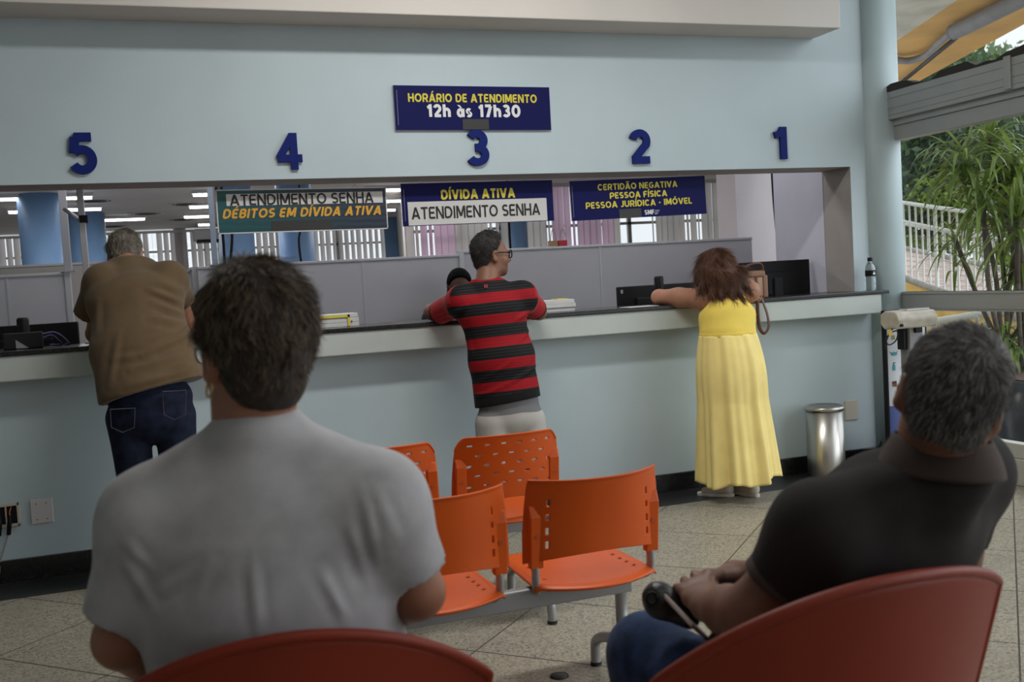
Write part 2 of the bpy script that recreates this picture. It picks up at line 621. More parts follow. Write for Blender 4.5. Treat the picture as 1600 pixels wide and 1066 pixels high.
s = MB()
s.box(-5, 4.252, -.285, 0, 2.873, 3.86)
s.build('trim_3', M_soffit, bevel=.006, kind='structure')
MB().box(-5, 5.2, -9.5, .3, 3.86, 3.95).build('ceiling', M_white, kind='structure')
MB().box(-5.1, -5, -9.5, .3, 0, 3.86).build('wall_left', M_paint, kind='structure')
MB().box(-5, 4.9, -9.6, -9.5, 0, 3.86).build('wall_back', M_white, kind='structure')

# ------------------------------------------------------------------ glass wall on the right
M_alu = mat('grey aluminium profile', (.36, .37, .36), rough=.42, metal=.35, var=.05, vscale=3)
M_sill = mat('pale grey sill paint', (.50, .49, .45), rough=.6, var=.08, vscale=6)
M_ragged = mat('torn dark sealing strip', (.03, .028, .025), rough=.9)


def glass_mat():
    m = bpy.data.materials.new('clear window glass')
    m.use_nodes = True
    nt = m.node_tree
    nt.nodes.clear()
    out = nt.nodes.new('ShaderNodeOutputMaterial')
    mixn = nt.nodes.new('ShaderNodeMixShader')
    tr = nt.nodes.new('ShaderNodeBsdfTransparent')
    tr.inputs['Color'].default_value = (.93, .95, .95, 1)
    gl = nt.nodes.new('ShaderNodeBsdfGlossy')
    gl.inputs['Roughness'].default_value = .02
    lw = nt.nodes.new('ShaderNodeLayerWeight')
    lw.inputs['Blend'].default_value = .5
    pw = nt.nodes.new('ShaderNodeMath'); pw.operation = 'POWER'; pw.inputs[1].default_value = 5
    ml = nt.nodes.new('ShaderNodeMath'); ml.operation = 'MULTIPLY_ADD'; ml.inputs[1].default_value = .85; ml.inputs[2].default_value = .045
    nt.links.new(lw.outputs['Facing'], pw.inputs[0])
    nt.links.new(pw.outputs[0], ml.inputs[0])
    nt.links.new(ml.outputs[0], mixn.inputs[0])
    nt.links.new(tr.outputs[0], mixn.inputs[1])
    nt.links.new(gl.outputs[0], mixn.inputs[2])
    nt.links.new(mixn.outputs[0], out.inputs['Surface'])
    return m


M_glass = glass_mat()
GX = 4.85
win = thing('window_1', None, None, (GX, -4.8, 0)); win['kind'] = 'structure'
f = MB()
f.box(GX-.035, GX+.035, -9.5, -.06, 1.040, 1.166)          # middle rail
f.box(GX-.045, GX+.035, -9.5, -.06, 1.056, 1.060)
f.box(GX-.042, GX+.035, -9.5, -.06, 1.150, 1.166)
f.build('middle_rail', M_alu, win, bevel=.004)
f = MB()
f.box(GX-.05, GX+.05, -9.5, -.06, 2.19, 2.285)            # transom, stepped profile
f.box(GX-.065, GX+.05, -9.5, -.06, 2.285, 2.325)
f.box(GX-.10, GX+.05, -9.5, -.06, 2.325, 2.515)
f.box(GX-.104, GX, -9.5, -.06, 2.395, 2.400)
f.box(GX-.104, GX, -9.5, -.06, 2.352, 2.356)
f.box(GX-.104, GX, -9.5, -.06, 2.462, 2.465)
f.build('transom', M_alu, win, bevel=.004)
f = MB()
rg = random.Random(3)
pts = []
N = 60
for i in range(N+1):
    y = -.06-4.5*i/N
    pts.append((y, 2.512+.018*rg.random()+(.02*math.sin(i*.9)+.02 if i % 7 < 4 else 0)))
for i in range(N):
    (y0, z0), (y1, z1) = pts[i], pts[i+1]
    f.add([(GX-.103, y0, 2.508), (GX-.103, y1, 2.508), (GX-.103, y1, z1), (GX-.103, y0, z0),
           (GX-.02, y0, 2.508), (GX-.02, y1, 2.508), (GX-.02, y1, z1), (GX-.02, y0, z0)],
          [(0, 1, 2, 3), (4, 7, 6, 5), (3, 2, 6, 7), (0, 4, 5, 1)])
f.build('sealing_strip', M_ragged, win)
f = MB()
f.box(GX-.114, GX, -1.15, -1.10, 2.33, 2.52)
for y in (-3.2, -5.3, -7.4):
    f.box(GX-.112, GX+.05, y-.05, y+.0, 2.19, 3.86)
    if y < -2:
        f.box(GX-.04, GX+.04, y-.05, y, .16, 2.19)
f.box(GX-.05, GX+.05, -9.5, -.06, 3.78, 3.86)
f.build('mullion', M_alu, win, bevel=.003)
f = MB()
f.box(GX-.05, GX+.16, -9.5, -.06, 0, .16)
f.box(GX-.035, GX+.035, -9.5, -.06, .16, .25)
f.build('sill', M_sill, win, bevel=.006)
f = MB()
for z0, z1 in ((.25, 1.04), (1.166, 2.19), (2.515, 3.78)):
    f.add([(GX+.01, -9.5, z0), (GX+.01, -.06, z0), (GX+.01, -.06, z1), (GX+.01, -9.5, z1)], [(0, 1, 2, 3)])
f.build('glass_pane', M_glass, win)

# ------------------------------------------------------------------ counter
M_apron = mat('white painted counter apron', (.50, .545, .52), rough=.55, var=.05, vscale=3, bump=.06, bscale=40)
ct = thing('service_counter', 'long wall counter with black stone top and white apron under the service opening', 'counter', (1.5, 0, 1.0))
MB().box(-5, 4.676, -.14, .30, 1.166, 1.190).build('worktop', M_granite, ct, bevel=.004)
a = MB()
a.box(-5, 4.617, -.13, -.001, 1.037, 1.166)
a.build('apron', M_apron, ct, bevel=.008, bseg=3)
# ------------------------------------------------------------------ the office beyond the counter
M_ofloor = mat('office floor', (.25, .24, .22), rough=.5)
M_oceil = mat('office ceiling', (.72, .69, .67), rough=.85, var=.05, vscale=1.5)
M_lilac = mat('lilac white plaster', (.60, .61, .70), rough=.75, var=.06, vscale=2.5)
M_pinkwhite = mat('pinkish white plaster', (.60, .56, .58), rough=.75, var=.03, vscale=3)
M_bluecol = mat('blue column paint', (.23, .41, .68), rough=.5, var=.06, vscale=3)
M_panel = mat('grey laminate panel', (.46, .455, .48), rough=.55, var=.02, vscale=5)
M_panelcap = mat('light grey aluminium trim', (.50, .50, .52), rough=.45, metal=.2)
M_dark = mat('black plastic', (.008, .008, .009), rough=.5, spec=.22)
M_dark2 = mat('dark grey plastic', (.02, .02, .022), rough=.55, spec=.25)
M_steelpost = mat('raw aluminium post', (.42, .42, .45), rough=.45, metal=.3)
M_bluepost = mat('blue grey painted post', (.30, .36, .44), rough=.5)
M_tube = mat('lit fluorescent tube', (1, 1, 1), emit=(1, .98, .98), estr=7.0)
M_fix = mat('white lamp housing', (.7, .7, .7), rough=.5)
M_vent = mat('dark ceiling vent', (.10, .095, .09), rough=.7)


def blind_mat(name, col):
    m = bpy.data.materials.new(name)
    m.use_nodes = True
    nt = m.node_tree
    nt.nodes.clear()
    out = nt.nodes.new('ShaderNodeOutputMaterial')
    mx = nt.nodes.new('ShaderNodeMixShader')
    mx.inputs[0].default_value = .5
    d = nt.nodes.new('ShaderNodeBsdfDiffuse')
    t = nt.nodes.new('ShaderNodeBsdfTranslucent')
    d.inputs['Color'].default_value = (*col, 1)
    t.inputs['Color'].default_value = (*col, 1)
    nt.links.new(d.outputs[0], mx.inputs[1])
    nt.links.new(t.outputs[0], mx.inputs[2])
    nt.links.new(mx.outputs[0], out.inputs['Surface'])
    return m


M_blind = blind_mat('off white blind fabric', (.66, .62, .60))
M_pinkblind = blind_mat('blind fabric with pink fringing', (.72, .52, .66))  # colour fringing around the windows, put into the slat colour
ZC = 2.78
OFFICE = [(-8, .3), (4.9, .3), (5.62, 1.5), (9.2, 8.6), (3.6, 8.6), (5.15, 15.6), (-8, 15.6)]
MB().prism(OFFICE, Matrix.Translation((0, 0, -.08)), .077).build('floor_office', M_ofloor, kind='structure')
MB().prism(OFFICE, Matrix.Translation((0, 0, ZC)), .1).build('ceiling_office', M_oceil, kind='structure')
MB().box(-8.1, -8, .3, 15.6, 0, ZC).build('wall_office_left', M_white, kind='structure')
m = MB()
m.box(4.5, 4.9, .301, .90, 0, ZC)
m.build('wall_office_right', M_lilac, kind='structure')
MB().box(4.52, 5.6, 1.46, 1.75, 0, ZC).build('wall_office_pier', M_pinkwhite, kind='structure')
# far window wall (left) and the nearer one (right) with a slanting return between them
m = MB()
m.box(-8, 5.05, 15.3, 15.5, 0, 1.35)
m.prism([(3.46, 8.45), (3.60, 8.45), (5.15, 15.5), (5.0, 15.5)], Matrix.Identity(4), ZC)
m.box(3.46, 9.1, 8.45, 8.6, 0, .95)
m.prism([(5.5, 1.75), (5.62, 1.75), (9.2, 8.6), (9.08, 8.6)], Matrix.Identity(4), ZC)
m.box(-2.0, -1.85, 15.3, 15.5, 0, ZC)
m.box(.52, .75, 15.25, 15.5, 0, ZC)
m.build('wall_office_back', M_white, kind='structure')


def blinds(name, x0, x1, y, z0, z1, pitch, skip, ang, mats, seed, pick, nmul):
    w = thing(name, None, None, ((x0+x1)/2, y, 0)); w['kind'] = 'structure'
    r = random.Random(seed)
    b = MB()
    x = x0
    while x < x1:
        if not skip(x):
            a = math.radians(ang+r.uniform(-9, 9))
            if r.random() < .06:
                a += math.radians(40)
            hw = pitch*.56
            dx, dy = hw*math.cos(a), hw*math.sin(a)
            sw = r.uniform(-.01, .01)
            b.add([(x-dx+sw, y-dy, z0), (x+dx+sw, y+dy, z0), (x+dx, y+dy, z1), (x-dx, y-dy, z1)], [(0, 1, 2, 3)], pick(x))
        x += pitch
    b.build('slats', mats, w)
    h = MB(); h.box(x0, x1, y-.03, y+.03, z1, z1+.05); h.build('headrail', M_fix, w)
    fr = MB()
    n = nmul
    for i in range(n+1):
        xx = x0+(x1-x0)*i/n
        fr.box(xx-.03, xx+.03, y+.12, y+.17, z0-.05, z1+.05)
    fr.box(x0, x1, y+.12, y+.17, z0-.05, z0)
    fr.box(x0, x1, y+.12, y+.17, (z0+z1)/2+.3, (z0+z1)/2+.34)
    fr.build('window_frame', M_alu, w)
    g = MB(); g.add([(x0, y+.145, z0), (x1, y+.145, z0), (x1, y+.145, z1), (x0, y+.145, z1)], [(0, 1, 2, 3)])
    g.build('glass_pane', M_glass, w)


blinds('window_2', -8, 5.0, 15.2, 1.36, 2.70, .125, lambda x: False, 44, [M_blind], 5, lambda x: 0, 10)
g0, g1 = at(968, 360, Y=8.3)[0], at(1016, 360, Y=8.3)[0]
p0, p1, p2, p3 = (at(v, 320, Y=8.3)[0] for v in (655, 705, 858, 962))
blinds('window_3', 3.5, 9.05, 8.3, .96, 2.73, .10,
       lambda x: g0 < x < g1 or (x > at(1128, 330, Y=8.3)[0] and int(x*10) % 3 == 0), 7, [M_blind, M_pinkblind], 9,
       lambda x: 1 if (p0 < x < p1 or p2 < x < p3) else 0, 8)

# blue round columns
cols = [(66, 8.0, 33), (133, 11.0, 30), (369, 5.2, 27), (462, 5.6, 27), (616, 14.3, 16), (809, 8.0, 15)]
for i, (px, Y, hw) in enumerate(cols):
    c = at(px, 360, Y=Y)
    tt = (c-CAM_POS) @ CF
    m = MB(); m.lathe([(hw*tt/CAM_F, 0), (hw*tt/CAM_F, ZC)], (c[0], c[1], 0), 40)
    m.build('trim_%d' % (4+i), M_bluecol, kind='structure')

# partitions
def partition(label, x0, x1, y, ztop, seams, cap=.018, end_left=False, end_right=False):
    t = thing('office_partition', label, 'partition', ((x0+x1)/2, y, 0), 'grey partitions behind the counter')
    m = MB(); m.box(x0, x1, y-.02, y+.02, 0, ztop-cap); m.build('panel', M_panel, t, bevel=.002)
    m = MB(); m.box(x0-.004, x1+.004, y-.026, y+.026, ztop-cap, ztop); m.build('top_rail', M_panelcap, t, bevel=.003)
    m = MB()
    for s in seams:
        m.box(s-.006, s+.006, y-.0235, y-.018, 0, ztop-cap)
    if seams:
        m.build('seam_strip', M_panelcap, t)
    for flag, x in ((end_left, x0), (end_right, x1)):
        if flag:
            m = MB(); m.box(x-.025, x+.012, y-.03, y+.03, 0, ztop+.004); m.build('end_post', M_panelcap, t, bevel=.003)
    return t


partition('grey office partition at the far end of the counter under the blue column', -5, -.47, 1.2, 1.612, [-.82], end_right=True)
partition('two-panel grey office partition behind the papers with the yellow edge', .305, 2.075, 1.2, 1.606, [1.387])
partition('long grey office partition carrying the paper gift bags', 2.10, 4.47, 1.2, 1.628, [3.166], end_left=True)
t = thing('office_partition', 'grey office partition receding into the office beside the blue grey post', 'partition', (.29, 2.4, 0), 'grey partitions behind the counter')
m = MB(); m.box(.27, .305, 1.22, 3.6, 0, 1.588); m.build('panel', M_panel, t)
m = MB(); m.box(.262, .313, 1.22, 3.6, 1.588, 1.606); m.build('top_rail', M_panelcap, t)
m = MB()
for k in range(6):
    m.box(.264, .27, 1.3+.38*k, 1.315+.38*k, 0, 1.588)
m.build('seam_strip', M_panelcap, t)
t = thing('office_partition', 'low beige grey partition far back behind the first blue column', 'partition', (-1.2, 4.4, 0), 'grey partitions behind the counter')
zt = at(20, 415, Y=4.4)[2]
m = MB(); m.box(-4, at(160, 415, Y=4.4)[0], 4.38, 4.42, 0, zt-.02); m.build('panel', mat('beige grey panel', (.36, .35, .33), rough=.6), t)
m = MB(); m.box(-4, at(160, 415, Y=4.4)[0], 4.37, 4.43, zt-.02, zt); m.build('top_rail', M_panelcap, t)

# posts
def post(label, px, Y, z0, z1, w, d, m_, extra=None):
    c = at(px, 340, Y=Y)
    t = thing('aluminium_post', label, 'post', (c[0], Y, z0))
    m = MB(); m.box(c[0]-w/2, c[0]+w/2, Y-d/2, Y+d/2, z0, z1); m.build('post_profile', m_, t, bevel=.003)
    m = MB(); m.box(c[0]-w, c[0]+w, Y-d, Y+d, z0, z0+.008); m.build('base_plate', m_, t)
    if extra:
        extra(t, c)
    return t


def brace(t, c):
    a, b = at(101, 327, Y=.36), at(124, 343, Y=.27)
    m = MB(); m.tube([a, b], .012, 8); m.build('brace', M_steelpost, t)
    m = MB(); m.box(c[0]-.012, c[0]+.03, .24, .30, b[2]-.02, b[2]+.02); m.build('clamp', M_dark, t)


post('grey aluminium post standing on the first partition beside the blue column', 100, 1.2, 1.613, ZC, .045, .045, M_steelpost)
post('slim braced aluminium post standing on the counter beside the man in brown', 128, 0.27, 1.19, ZO-.001, .034, .04, M_steelpost, brace)
post('blue grey post with black cables behind the left edge of the first hanging sign', 331, 1.2, 1.607, ZC, .035, .04, M_bluepost)
for i, (dx, lab) in enumerate(((.05, 'black cable hanging beside the blue grey post'), (.085, 'second black cable hanging beside the blue grey post, slacker one'))):
    c = at(331, 340, Y=1.2)
    m = MB()
    m.tube(smooth_path([(c[0]+dx, 1.2, ZC), (c[0]+dx+.01, 1.2, 2.4), (c[0]+dx-.01, 1.2, 2.1), (c[0]+dx+.025*(i+.4), 1.2, 1.85), (c[0]+dx+.01, 1.2, 1.609)]), .009, 8)
    tag(m.build('hanging_cable', M_dark), lab, 'cable', 'cables hanging in the office')
m = MB()
a, b = at(1206, 262, Y=1.30), at(1220, 408, Y=1.05)
m.tube(smooth_path([(a[0], 1.30, ZC), a, (a+b)/2+np.array([-.012, 0, 0]), b, (b[0]+.03, .95, 1.2)]), .011, 8)
tag(m.build('hanging_cable', M_dark), 'black cable slanting down the lilac wall to the last monitor', 'cable', 'cables hanging in the office')
c = at(795, 330, Y=7.75)
m = MB(); m.tube([(c[0], 7.75, ZC), (c[0]-.01, 7.75, 2.0), (c[0], 7.75, 1.2)], .018, 8)
tag(m.build('hanging_cable', M_dark), 'dark cable running down the pale blue column behind the striped shirt', 'cable', 'cables hanging in the office')
c = at(470, 360, Y=5.25)
m = MB(); m.tube(smooth_path([(c[0], 5.25, ZC), (c[0]+.03, 5.25, 2.2), (c[0]-.03, 5.25, 1.9), (c[0]+.04, 5.25, 1.2)]), .012, 8)
tag(m.build('hanging_cable', M_dark), 'black cable on the dark blue column under the first hanging sign', 'cable', 'cables hanging in the office')

# ceiling battens
strips = [(0, 33, 311, 'at the left border above the window blinds'), (15, 36, 331, 'short stretch left of the first blue column'), (92, 143, 309, 'crossing behind the braced post, upper one'),
          (100, 157, 327, 'crossing behind the braced post, lower one'), (163, 225, 343, 'low over the grey-haired man in the brown shirt'), (302, 330, 304, 'beside the blue grey post, topmost of its row'),
          (297, 331, 323, 'beside the blue grey post, second of its row'), (289, 331, 338.5, 'beside the blue grey post, third of its row'), (311, 333, 351, 'beside the blue grey post, lowest and brightest'),
          (572, 626, 297, 'in the gap between the first two hanging signs, topmost'), (603, 630, 314, 'in the gap between the first two hanging signs, middle'), (602, 618, 328, 'in the gap between the first two hanging signs, lowest')]
for x0, x1, y, lab in strips:
    a, b = at(x0-3, y+1, Z=2.725), at(x1+3, y-1, Z=2.725)
    Y = (a[1]+b[1])/2
    t = thing('fluorescent_batten', 'lit fluorescent batten '+lab, 'ceiling light', ((a[0]+b[0])/2, Y, 2.70), 'fluorescent battens on the office ceiling')
    m = MB(); m.box(a[0], b[0], Y-.05, Y+.05, 2.735, ZC); m.build('housing', M_fix, t)
    m = MB(); m.tube([(a[0]+.02, Y, 2.722), (b[0]-.02, Y, 2.722)], .022, 10); m.build('tube', M_tube, t)
vents = [(146, 313, 'above the slim braced post'), (293, 318, 'left of the blue grey post, near one'), (228, 333, 'over the man in the brown shirt'), (286, 342, 'left of the blue grey post, far one'), (176, 353, 'just above the grey-haired head')]
for px, py, lab in vents:
    c = at(px, py, Z=ZC)
    t = thing('ceiling_vent', 'round dark ceiling vent '+lab, 'ceiling vent', (c[0], c[1], ZC), 'round vents on the office ceiling')
    m = MB(); m.lathe([(.02, -.03), (.10, -.028), (.11, -.015), (.16, -.022), (.17, -.01), (.22, -.014), (.24, 0)], c, 28); m.build('diffuser', M_vent, t)
    m = MB(); m.lathe([(.235, -.012), (.26, -.01), (.27, 0)], c, 28); m.build('rim', M_oceil, t)
a, b = at(318, 344, Y=14.6), at(336, 362, Y=14.6)
t = thing('air_conditioner', 'small grey split air conditioner high on the far wall by the blinds', 'air conditioner', ((a[0]+b[0])/2, 14.6, b[2]))
m = MB(); m.box(a[0]-.2, b[0]+.3, 14.5, 15.1, b[2]-.16, b[2]+.06); m.build('casing', M_fix, t, bevel=.03)
m = MB(); m.box(a[0]-.15, b[0]+.25, 14.46, 14.9, b[2]-.20, b[2]-.15); m.build('louver', M_dark2, t)
# ------------------------------------------------------------------ outdoors beyond the glass
def leaf_mat(name, c1, c2, rough=.45, tr=.35):
    m = mat(name, c1, rough=rough, spec=.5, var=.5, vscale=3.5, color2=c2, detail=6)
    m.node_tree.nodes['Principled BSDF'].inputs['Transmission Weight'].default_value = 0
    nt = m.node_tree
    b = nt.nodes['Principled BSDF']
    out = nt.nodes['Material Output']
    tl = nt.nodes.new('ShaderNodeBsdfTranslucent')
    mx = nt.nodes.new('ShaderNodeMixShader')
    mx.inputs[0].default_value = tr
    tl.inputs['Color'].default_value = (c1[0]*1.3, c1[1]*1.3, c1[2]*.8, 1)
    nt.links.new(b.outputs[0], mx.inputs[1])
    nt.links.new(tl.outputs[0], mx.inputs[2])
    nt.links.new(mx.outputs[0], out.inputs['Surface'])
    return m


M_leafdark = leaf_mat('dark tree leaves', (.05, .10, .035), (.012, .03, .012))
M_leafmid = leaf_mat('mid green tree leaves', (.09, .16, .05), (.03, .07, .025))
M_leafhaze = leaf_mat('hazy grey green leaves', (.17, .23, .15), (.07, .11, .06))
M_leaflight = leaf_mat('yellow green shrub leaves', (.24, .34, .05), (.10, .17, .03))
M_leafdrac = leaf_mat('glossy strap leaves', (.22, .30, .07), (.05, .10, .025), rough=.22, tr=.25)
M_bark = mat('grey brown bark', (.07, .055, .045), rough=.9, var=.4, vscale=12)
M_stem = mat('brown plant stem', (.09, .07, .05), rough=.8, var=.3, vscale=20)
M_paver = mat('pinkish pavers', (.50, .42, .39), rough=.8, var=.08, vscale=4)
M_yellow = mat('ochre yellow wall paint', (.60, .38, .09), rough=.75, var=.15, vscale=3)
M_rail = mat('cream white railing paint', (.50, .52, .46), rough=.45)
M_curb = mat('weathered concrete', (.30, .28, .25), rough=.9, var=.25, vscale=6)
M_canopy = mat('orange yellow eave paint', (.62, .36, .10), rough=.75, var=.18, vscale=1.5)
M_canopyw = mat('grey white eave paint', (.55, .53, .46), rough=.8, var=.2, vscale=2.5)
M_pipe = mat('grey pipe', (.20, .20, .21), rough=.6, var=.1, vscale=8)
M_ground = mat('outdoor paving', (.36, .34, .31), rough=.9, var=.12, vscale=1.2)
MB().box(4.95, 40, -14, 45, -.12, -.02).build('ground', M_ground, kind='structure')

# paver walkway: rising away, with a yellow retaining wall on its near side


def pave_mat():
    m = mat('walkway pavers with joints', (.50, .42, .39), rough=.8)
    T = NT(m)
    tc = T.n('ShaderNodeTexCoord')
    br = T.n('ShaderNodeTexBrick')
    br.offset = 0.0
    br.inputs['Scale'].default_value = 1.0
    br.inputs['Color1'].default_value = (.40, .30, .27, 1)
    br.inputs['Color2'].default_value = (.35, .26, .23, 1)
    br.inputs['Mortar'].default_value = (.10, .085, .075, 1)
    br.inputs['Mortar Size'].default_value = .02
    br.inputs['Brick Width'].default_value = .5
    br.inputs['Row Height'].default_value = .5
    T.link(tc.outputs['Object'], br.inputs['Vector'])
    T.link(br.outputs['Color'], T.b.inputs['Base Color'])
    return m


M_pave = pave_mat()
nA, nB, nC = at(1405, 431, t=13.9), at(1478, 458, t=12.2), at(1640, 512, t=9.6)
fA, fB, fC = at(1405, 389, t=17.4), at(1500, 409, t=16.0), at(1660, 443, t=13.6)
near = [nA+(nA-nB)*1.5, nA, nB, nC, nC+(nC-nB)*.6]
far = [fA+(fA-fB)*1.5, fA, fB, fC, fC+(fC-fB)*.6]
m = MB()
vs = [tuple(p) for p in near]+[tuple(p) for p in far]
m.add(vs, [(i, i+1, 6+i, 5+i) for i in range(4)])
base = [(p[0], p[1], -.02) for p in near]
m.add([tuple(p) for p in near]+base, [(i, 5+i, 6+i, i+1) for i in range(4)], 1)
for i in range(4):
    m.tube([near[i], near[i+1]], .045, 6, 2)
m.build('walkway', [M_pave, M_yellow, M_curb], kind='structure')
m = MB()
for i in range(4):
    m.tube([far[i], far[i+1]], .07, 6)
m.build('trim_20', M_curb, kind='structure')


def along(path, s):
    L = [np.linalg.norm(path[i+1]-path[i]) for i in range(len(path)-1)]
    for i, l in enumerate(L):
        if s <= l or i == len(L)-1:
            return path[i]+(path[i+1]-path[i])*(s/l)
        s -= l


def railing(label, path, h, step, r, mid=None, thick=.028):
    c = path[1]
    t = thing('railing', label, 'railing', c, 'white railings outside')
    up = np.array([0, 0, h])
    m = MB(); m.tube([p+up for p in path], thick, 8); m.build('top_rail', M_rail, t)
    if mid:
        m = MB(); m.tube([p+up*mid for p in path], thick*.7, 8); m.build('lower_rail', M_rail, t)
    total = sum(np.linalg.norm(path[i+1]-path[i]) for i in range(len(path)-1))
    s = .05; k = 0
    while s < total:
        p = along(path, s)
        m = MB(); m.tube([p, p+up], r*(1.9 if k % 12 == 5 else 1), 6)
        m.build('baluster', M_rail, t)
        s += step; k += 1
    return t


railing('tall white railing with thin balusters along the near edge of the paved walkway', near, 1.0, .235, .0125, mid=.755, thick=.026)
railing('low white railing on the far curb of the paved walkway', far, .44, .42, .013)
lo = [at(1400, 545, t=10.8), at(1450, 541, t=10.2), at(1560, 528, t=9.2), at(1680, 518, t=8.4)]
railing('squat white railing seen under the middle window rail, with thick flat bars', [np.array(p) for p in lo], .24, .13, .018, mid=.93, thick=.03)

# eave over the entrance with its pipe and rod
ZE = 3.55
P = lambda x, y: tuple(at(x, y, Z=ZE))
m = MB()
o = [P(1395, 149), P(1425, 133), P(1600, 38), P(1700, -16), P(1760, -120), P(1560, -50), P(1495, 0), P(1395, 67)]
up = [(x, y, z+.22) for x, y, z in o]
n = len(o)
m.add(o+up, [tuple(range(n)), tuple(reversed(range(n, 2*n)))]+[(i, n+i, n+(i+1) % n, (i+1) % n) for i in range(n)])
m.build('eave', M_canopy, kind='structure')
o = [P(1395, 67), P(1495, 0), P(1560, -50), P(1600, -140), P(1395, -60)]
o = [(x, y, z-.004) for x, y, z in o]
up = [(x, y, z+.2) for x, y, z in o]
n = len(o)
m = MB()
m.add(o+up, [tuple(range(n)), tuple(reversed(range(n, 2*n)))]+[(i, n+i, n+(i+1) % n, (i+1) % n) for i in range(n)])
m.build('trim_21', M_canopyw, kind='structure')
q = lambda x, y, z: at(x, y, Z=z)
m = MB()
m.tube(smooth_path([q(1395, 93, 3.49), q(1420, 95, 3.49), q(1447, 86, 3.49), q(1468, 66, 3.49), q(1492, 47, 3.48)], 6), .036, 10)
m.tube(smooth_path([q(1490, 50, 3.46), q(1520, 36, 3.46), q(1570, 11, 3.46), q(1640, -24, 3.46)], 5), .075, 12)
tag(m.build('drain_pipe', M_pipe), 'grey drain pipe that thickens along the underside of the orange eave', 'pipe')
m = MB(); m.tube([q(1395, 140, 3.50), q(1494, 59, 3.50)], .022, 8)
tag(m.build('support_rod', M_dark), 'thin black rod under the orange eave, beside the pipe', 'rod')


# trees
def tree(label, blobs, n, size, m, trunk, seed):
    r = np.random.RandomState(seed)
    c0 = np.array(trunk[0])
    t = thing('leafy_tree', label, 'tree', c0, 'trees beyond the walkway')
    wts = np.array([b[1][0]*b[1][1] for b in blobs]); wts = wts/wts.sum()
    b = MB()
    for bi, (c, rad) in enumerate(blobs):
        k = int(n*wts[bi])
        d = r.normal(size=(k, 3)); d /= np.linalg.norm(d, axis=1)[:, None]
        rr = r.uniform(.45, 1.05, k)**.6
        lump = 1+.18*np.sin(d[:, 0]*7+seed)+.16*np.sin(d[:, 2]*9+d[:, 1]*5)
        p = np.array(c)+d*rad*(rr*lump)[:, None]
        ax = r.normal(size=(k, 3)); ax /= np.linalg.norm(ax, axis=1)[:, None]
        bx = np.cross(ax, r.normal(size=(k, 3))); bx /= np.linalg.norm(bx, axis=1)[:, None]
        s = size*r.uniform(.6, 1.4, k)[:, None]
        q4 = np.stack([p-ax*s, p+bx*s*.45, p+ax*s, p-bx*s*.45], 1).reshape(-1, 3)
        o = len(b.v)
        b.v.extend(map(tuple, q4))
        b.f.extend([[o+4*i, o+4*i+1, o+4*i+2, o+4*i+3] for i in range(k)])
        b.m.extend([0]*k); b.s.extend([False]*k)
    b.build('foliage', m, t)
    w = MB()
    top = np.array(blobs[0][0])
    w.tube(smooth_path([c0, c0*.5+top*.5+np.array([.1, 0, -.2]), top], 5), [trunk[1]*(1-.05*i) for i in range(11)], 10)
    for (c, rad) in blobs[1:]:
        w.tube(smooth_path([c0*.45+top*.55, (c0*.3+top*.3+np.array(c)*.4), np.array(c)], 4), [trunk[1]*.5*(1-.09*i) for i in range(9)], 8)
    w.build('trunk', M_bark, t)


def B(px, py, tt, rx, rz):
    c = at(px, py, t=tt)
    return (tuple(c), np.array([rx, rx, rz]))


def G(px, tt, r):
    c = at(px, 400, t=tt)
    return ((c[0], c[1], -.05), r)


tree('tall dark evergreen tree right behind the column', [B(1440, 240, 20, 1.6, 1.4), B(1400, 170, 21, 2.0, 1.6), B(1470, 200, 21, 1.5, 1.3), B(1425, 300, 20, 1.3, .8)], 9000, .10, M_leafdark, G(1466, 20, .22), 1)
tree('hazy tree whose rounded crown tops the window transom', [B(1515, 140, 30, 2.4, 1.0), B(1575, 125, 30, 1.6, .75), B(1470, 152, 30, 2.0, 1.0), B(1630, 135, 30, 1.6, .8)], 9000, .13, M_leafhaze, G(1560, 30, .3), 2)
tree('dark tree crown filling the gap behind the strap-leaved plants', [B(1560, 230, 24, 2.0, 1.6), B(1620, 215, 24, 2.0, 1.3), B(1520, 200, 25, 1.8, 1.3), B(1640, 290, 24, 2.2, 1.4)], 9000, .11, M_leafdark, G(1585, 24, .25), 3)
tree('bright yellow green shrub just over the walkway railing', [B(1480, 300, 19, 1.0, .42), B(1530, 310, 19, .9, .5), B(1435, 330, 20, .9, .4), B(1575, 300, 20, 1.2, .7), B(1450, 360, 21, 1.2, .4), B(1560, 370, 19, 1.2, .5)], 7000, .06, M_leaflight, G(1500, 19, .06), 4)

# market tents behind the railing
for px, py, col, lab in ((1430, 385, (.28, .10, .34), 'small purple canopy tent seen through the walkway railing'), (1470, 378, (.10, .30, .28), 'small teal canopy tent with a yellow top seen through the walkway railing')):
    c = at(px, py, t=24)
    t = thing('canopy_tent', lab, 'tent', (c[0], c[1], -.02), 'canopy tents behind the railing')
    m = MB(); m.lathe([(.30, -.1), (.32, .08), (.2, .22), (.03, .34)], c, 8, 0, False); m.build('canopy', mat(lab[6:20]+' fabric', col, rough=.8), t)
    if 'yellow' in lab:
        m = MB(); m.lathe([(.22, .21), (.12, .34), (.02, .46)], c, 8, 0, False); m.build('peak', mat('yellow fabric', (.6, .45, .08), rough=.8), t)
    m = MB(); m.tube([(c[0], c[1], -.02), tuple(c)], .03, 6); m.build('pole', M_rail, t)


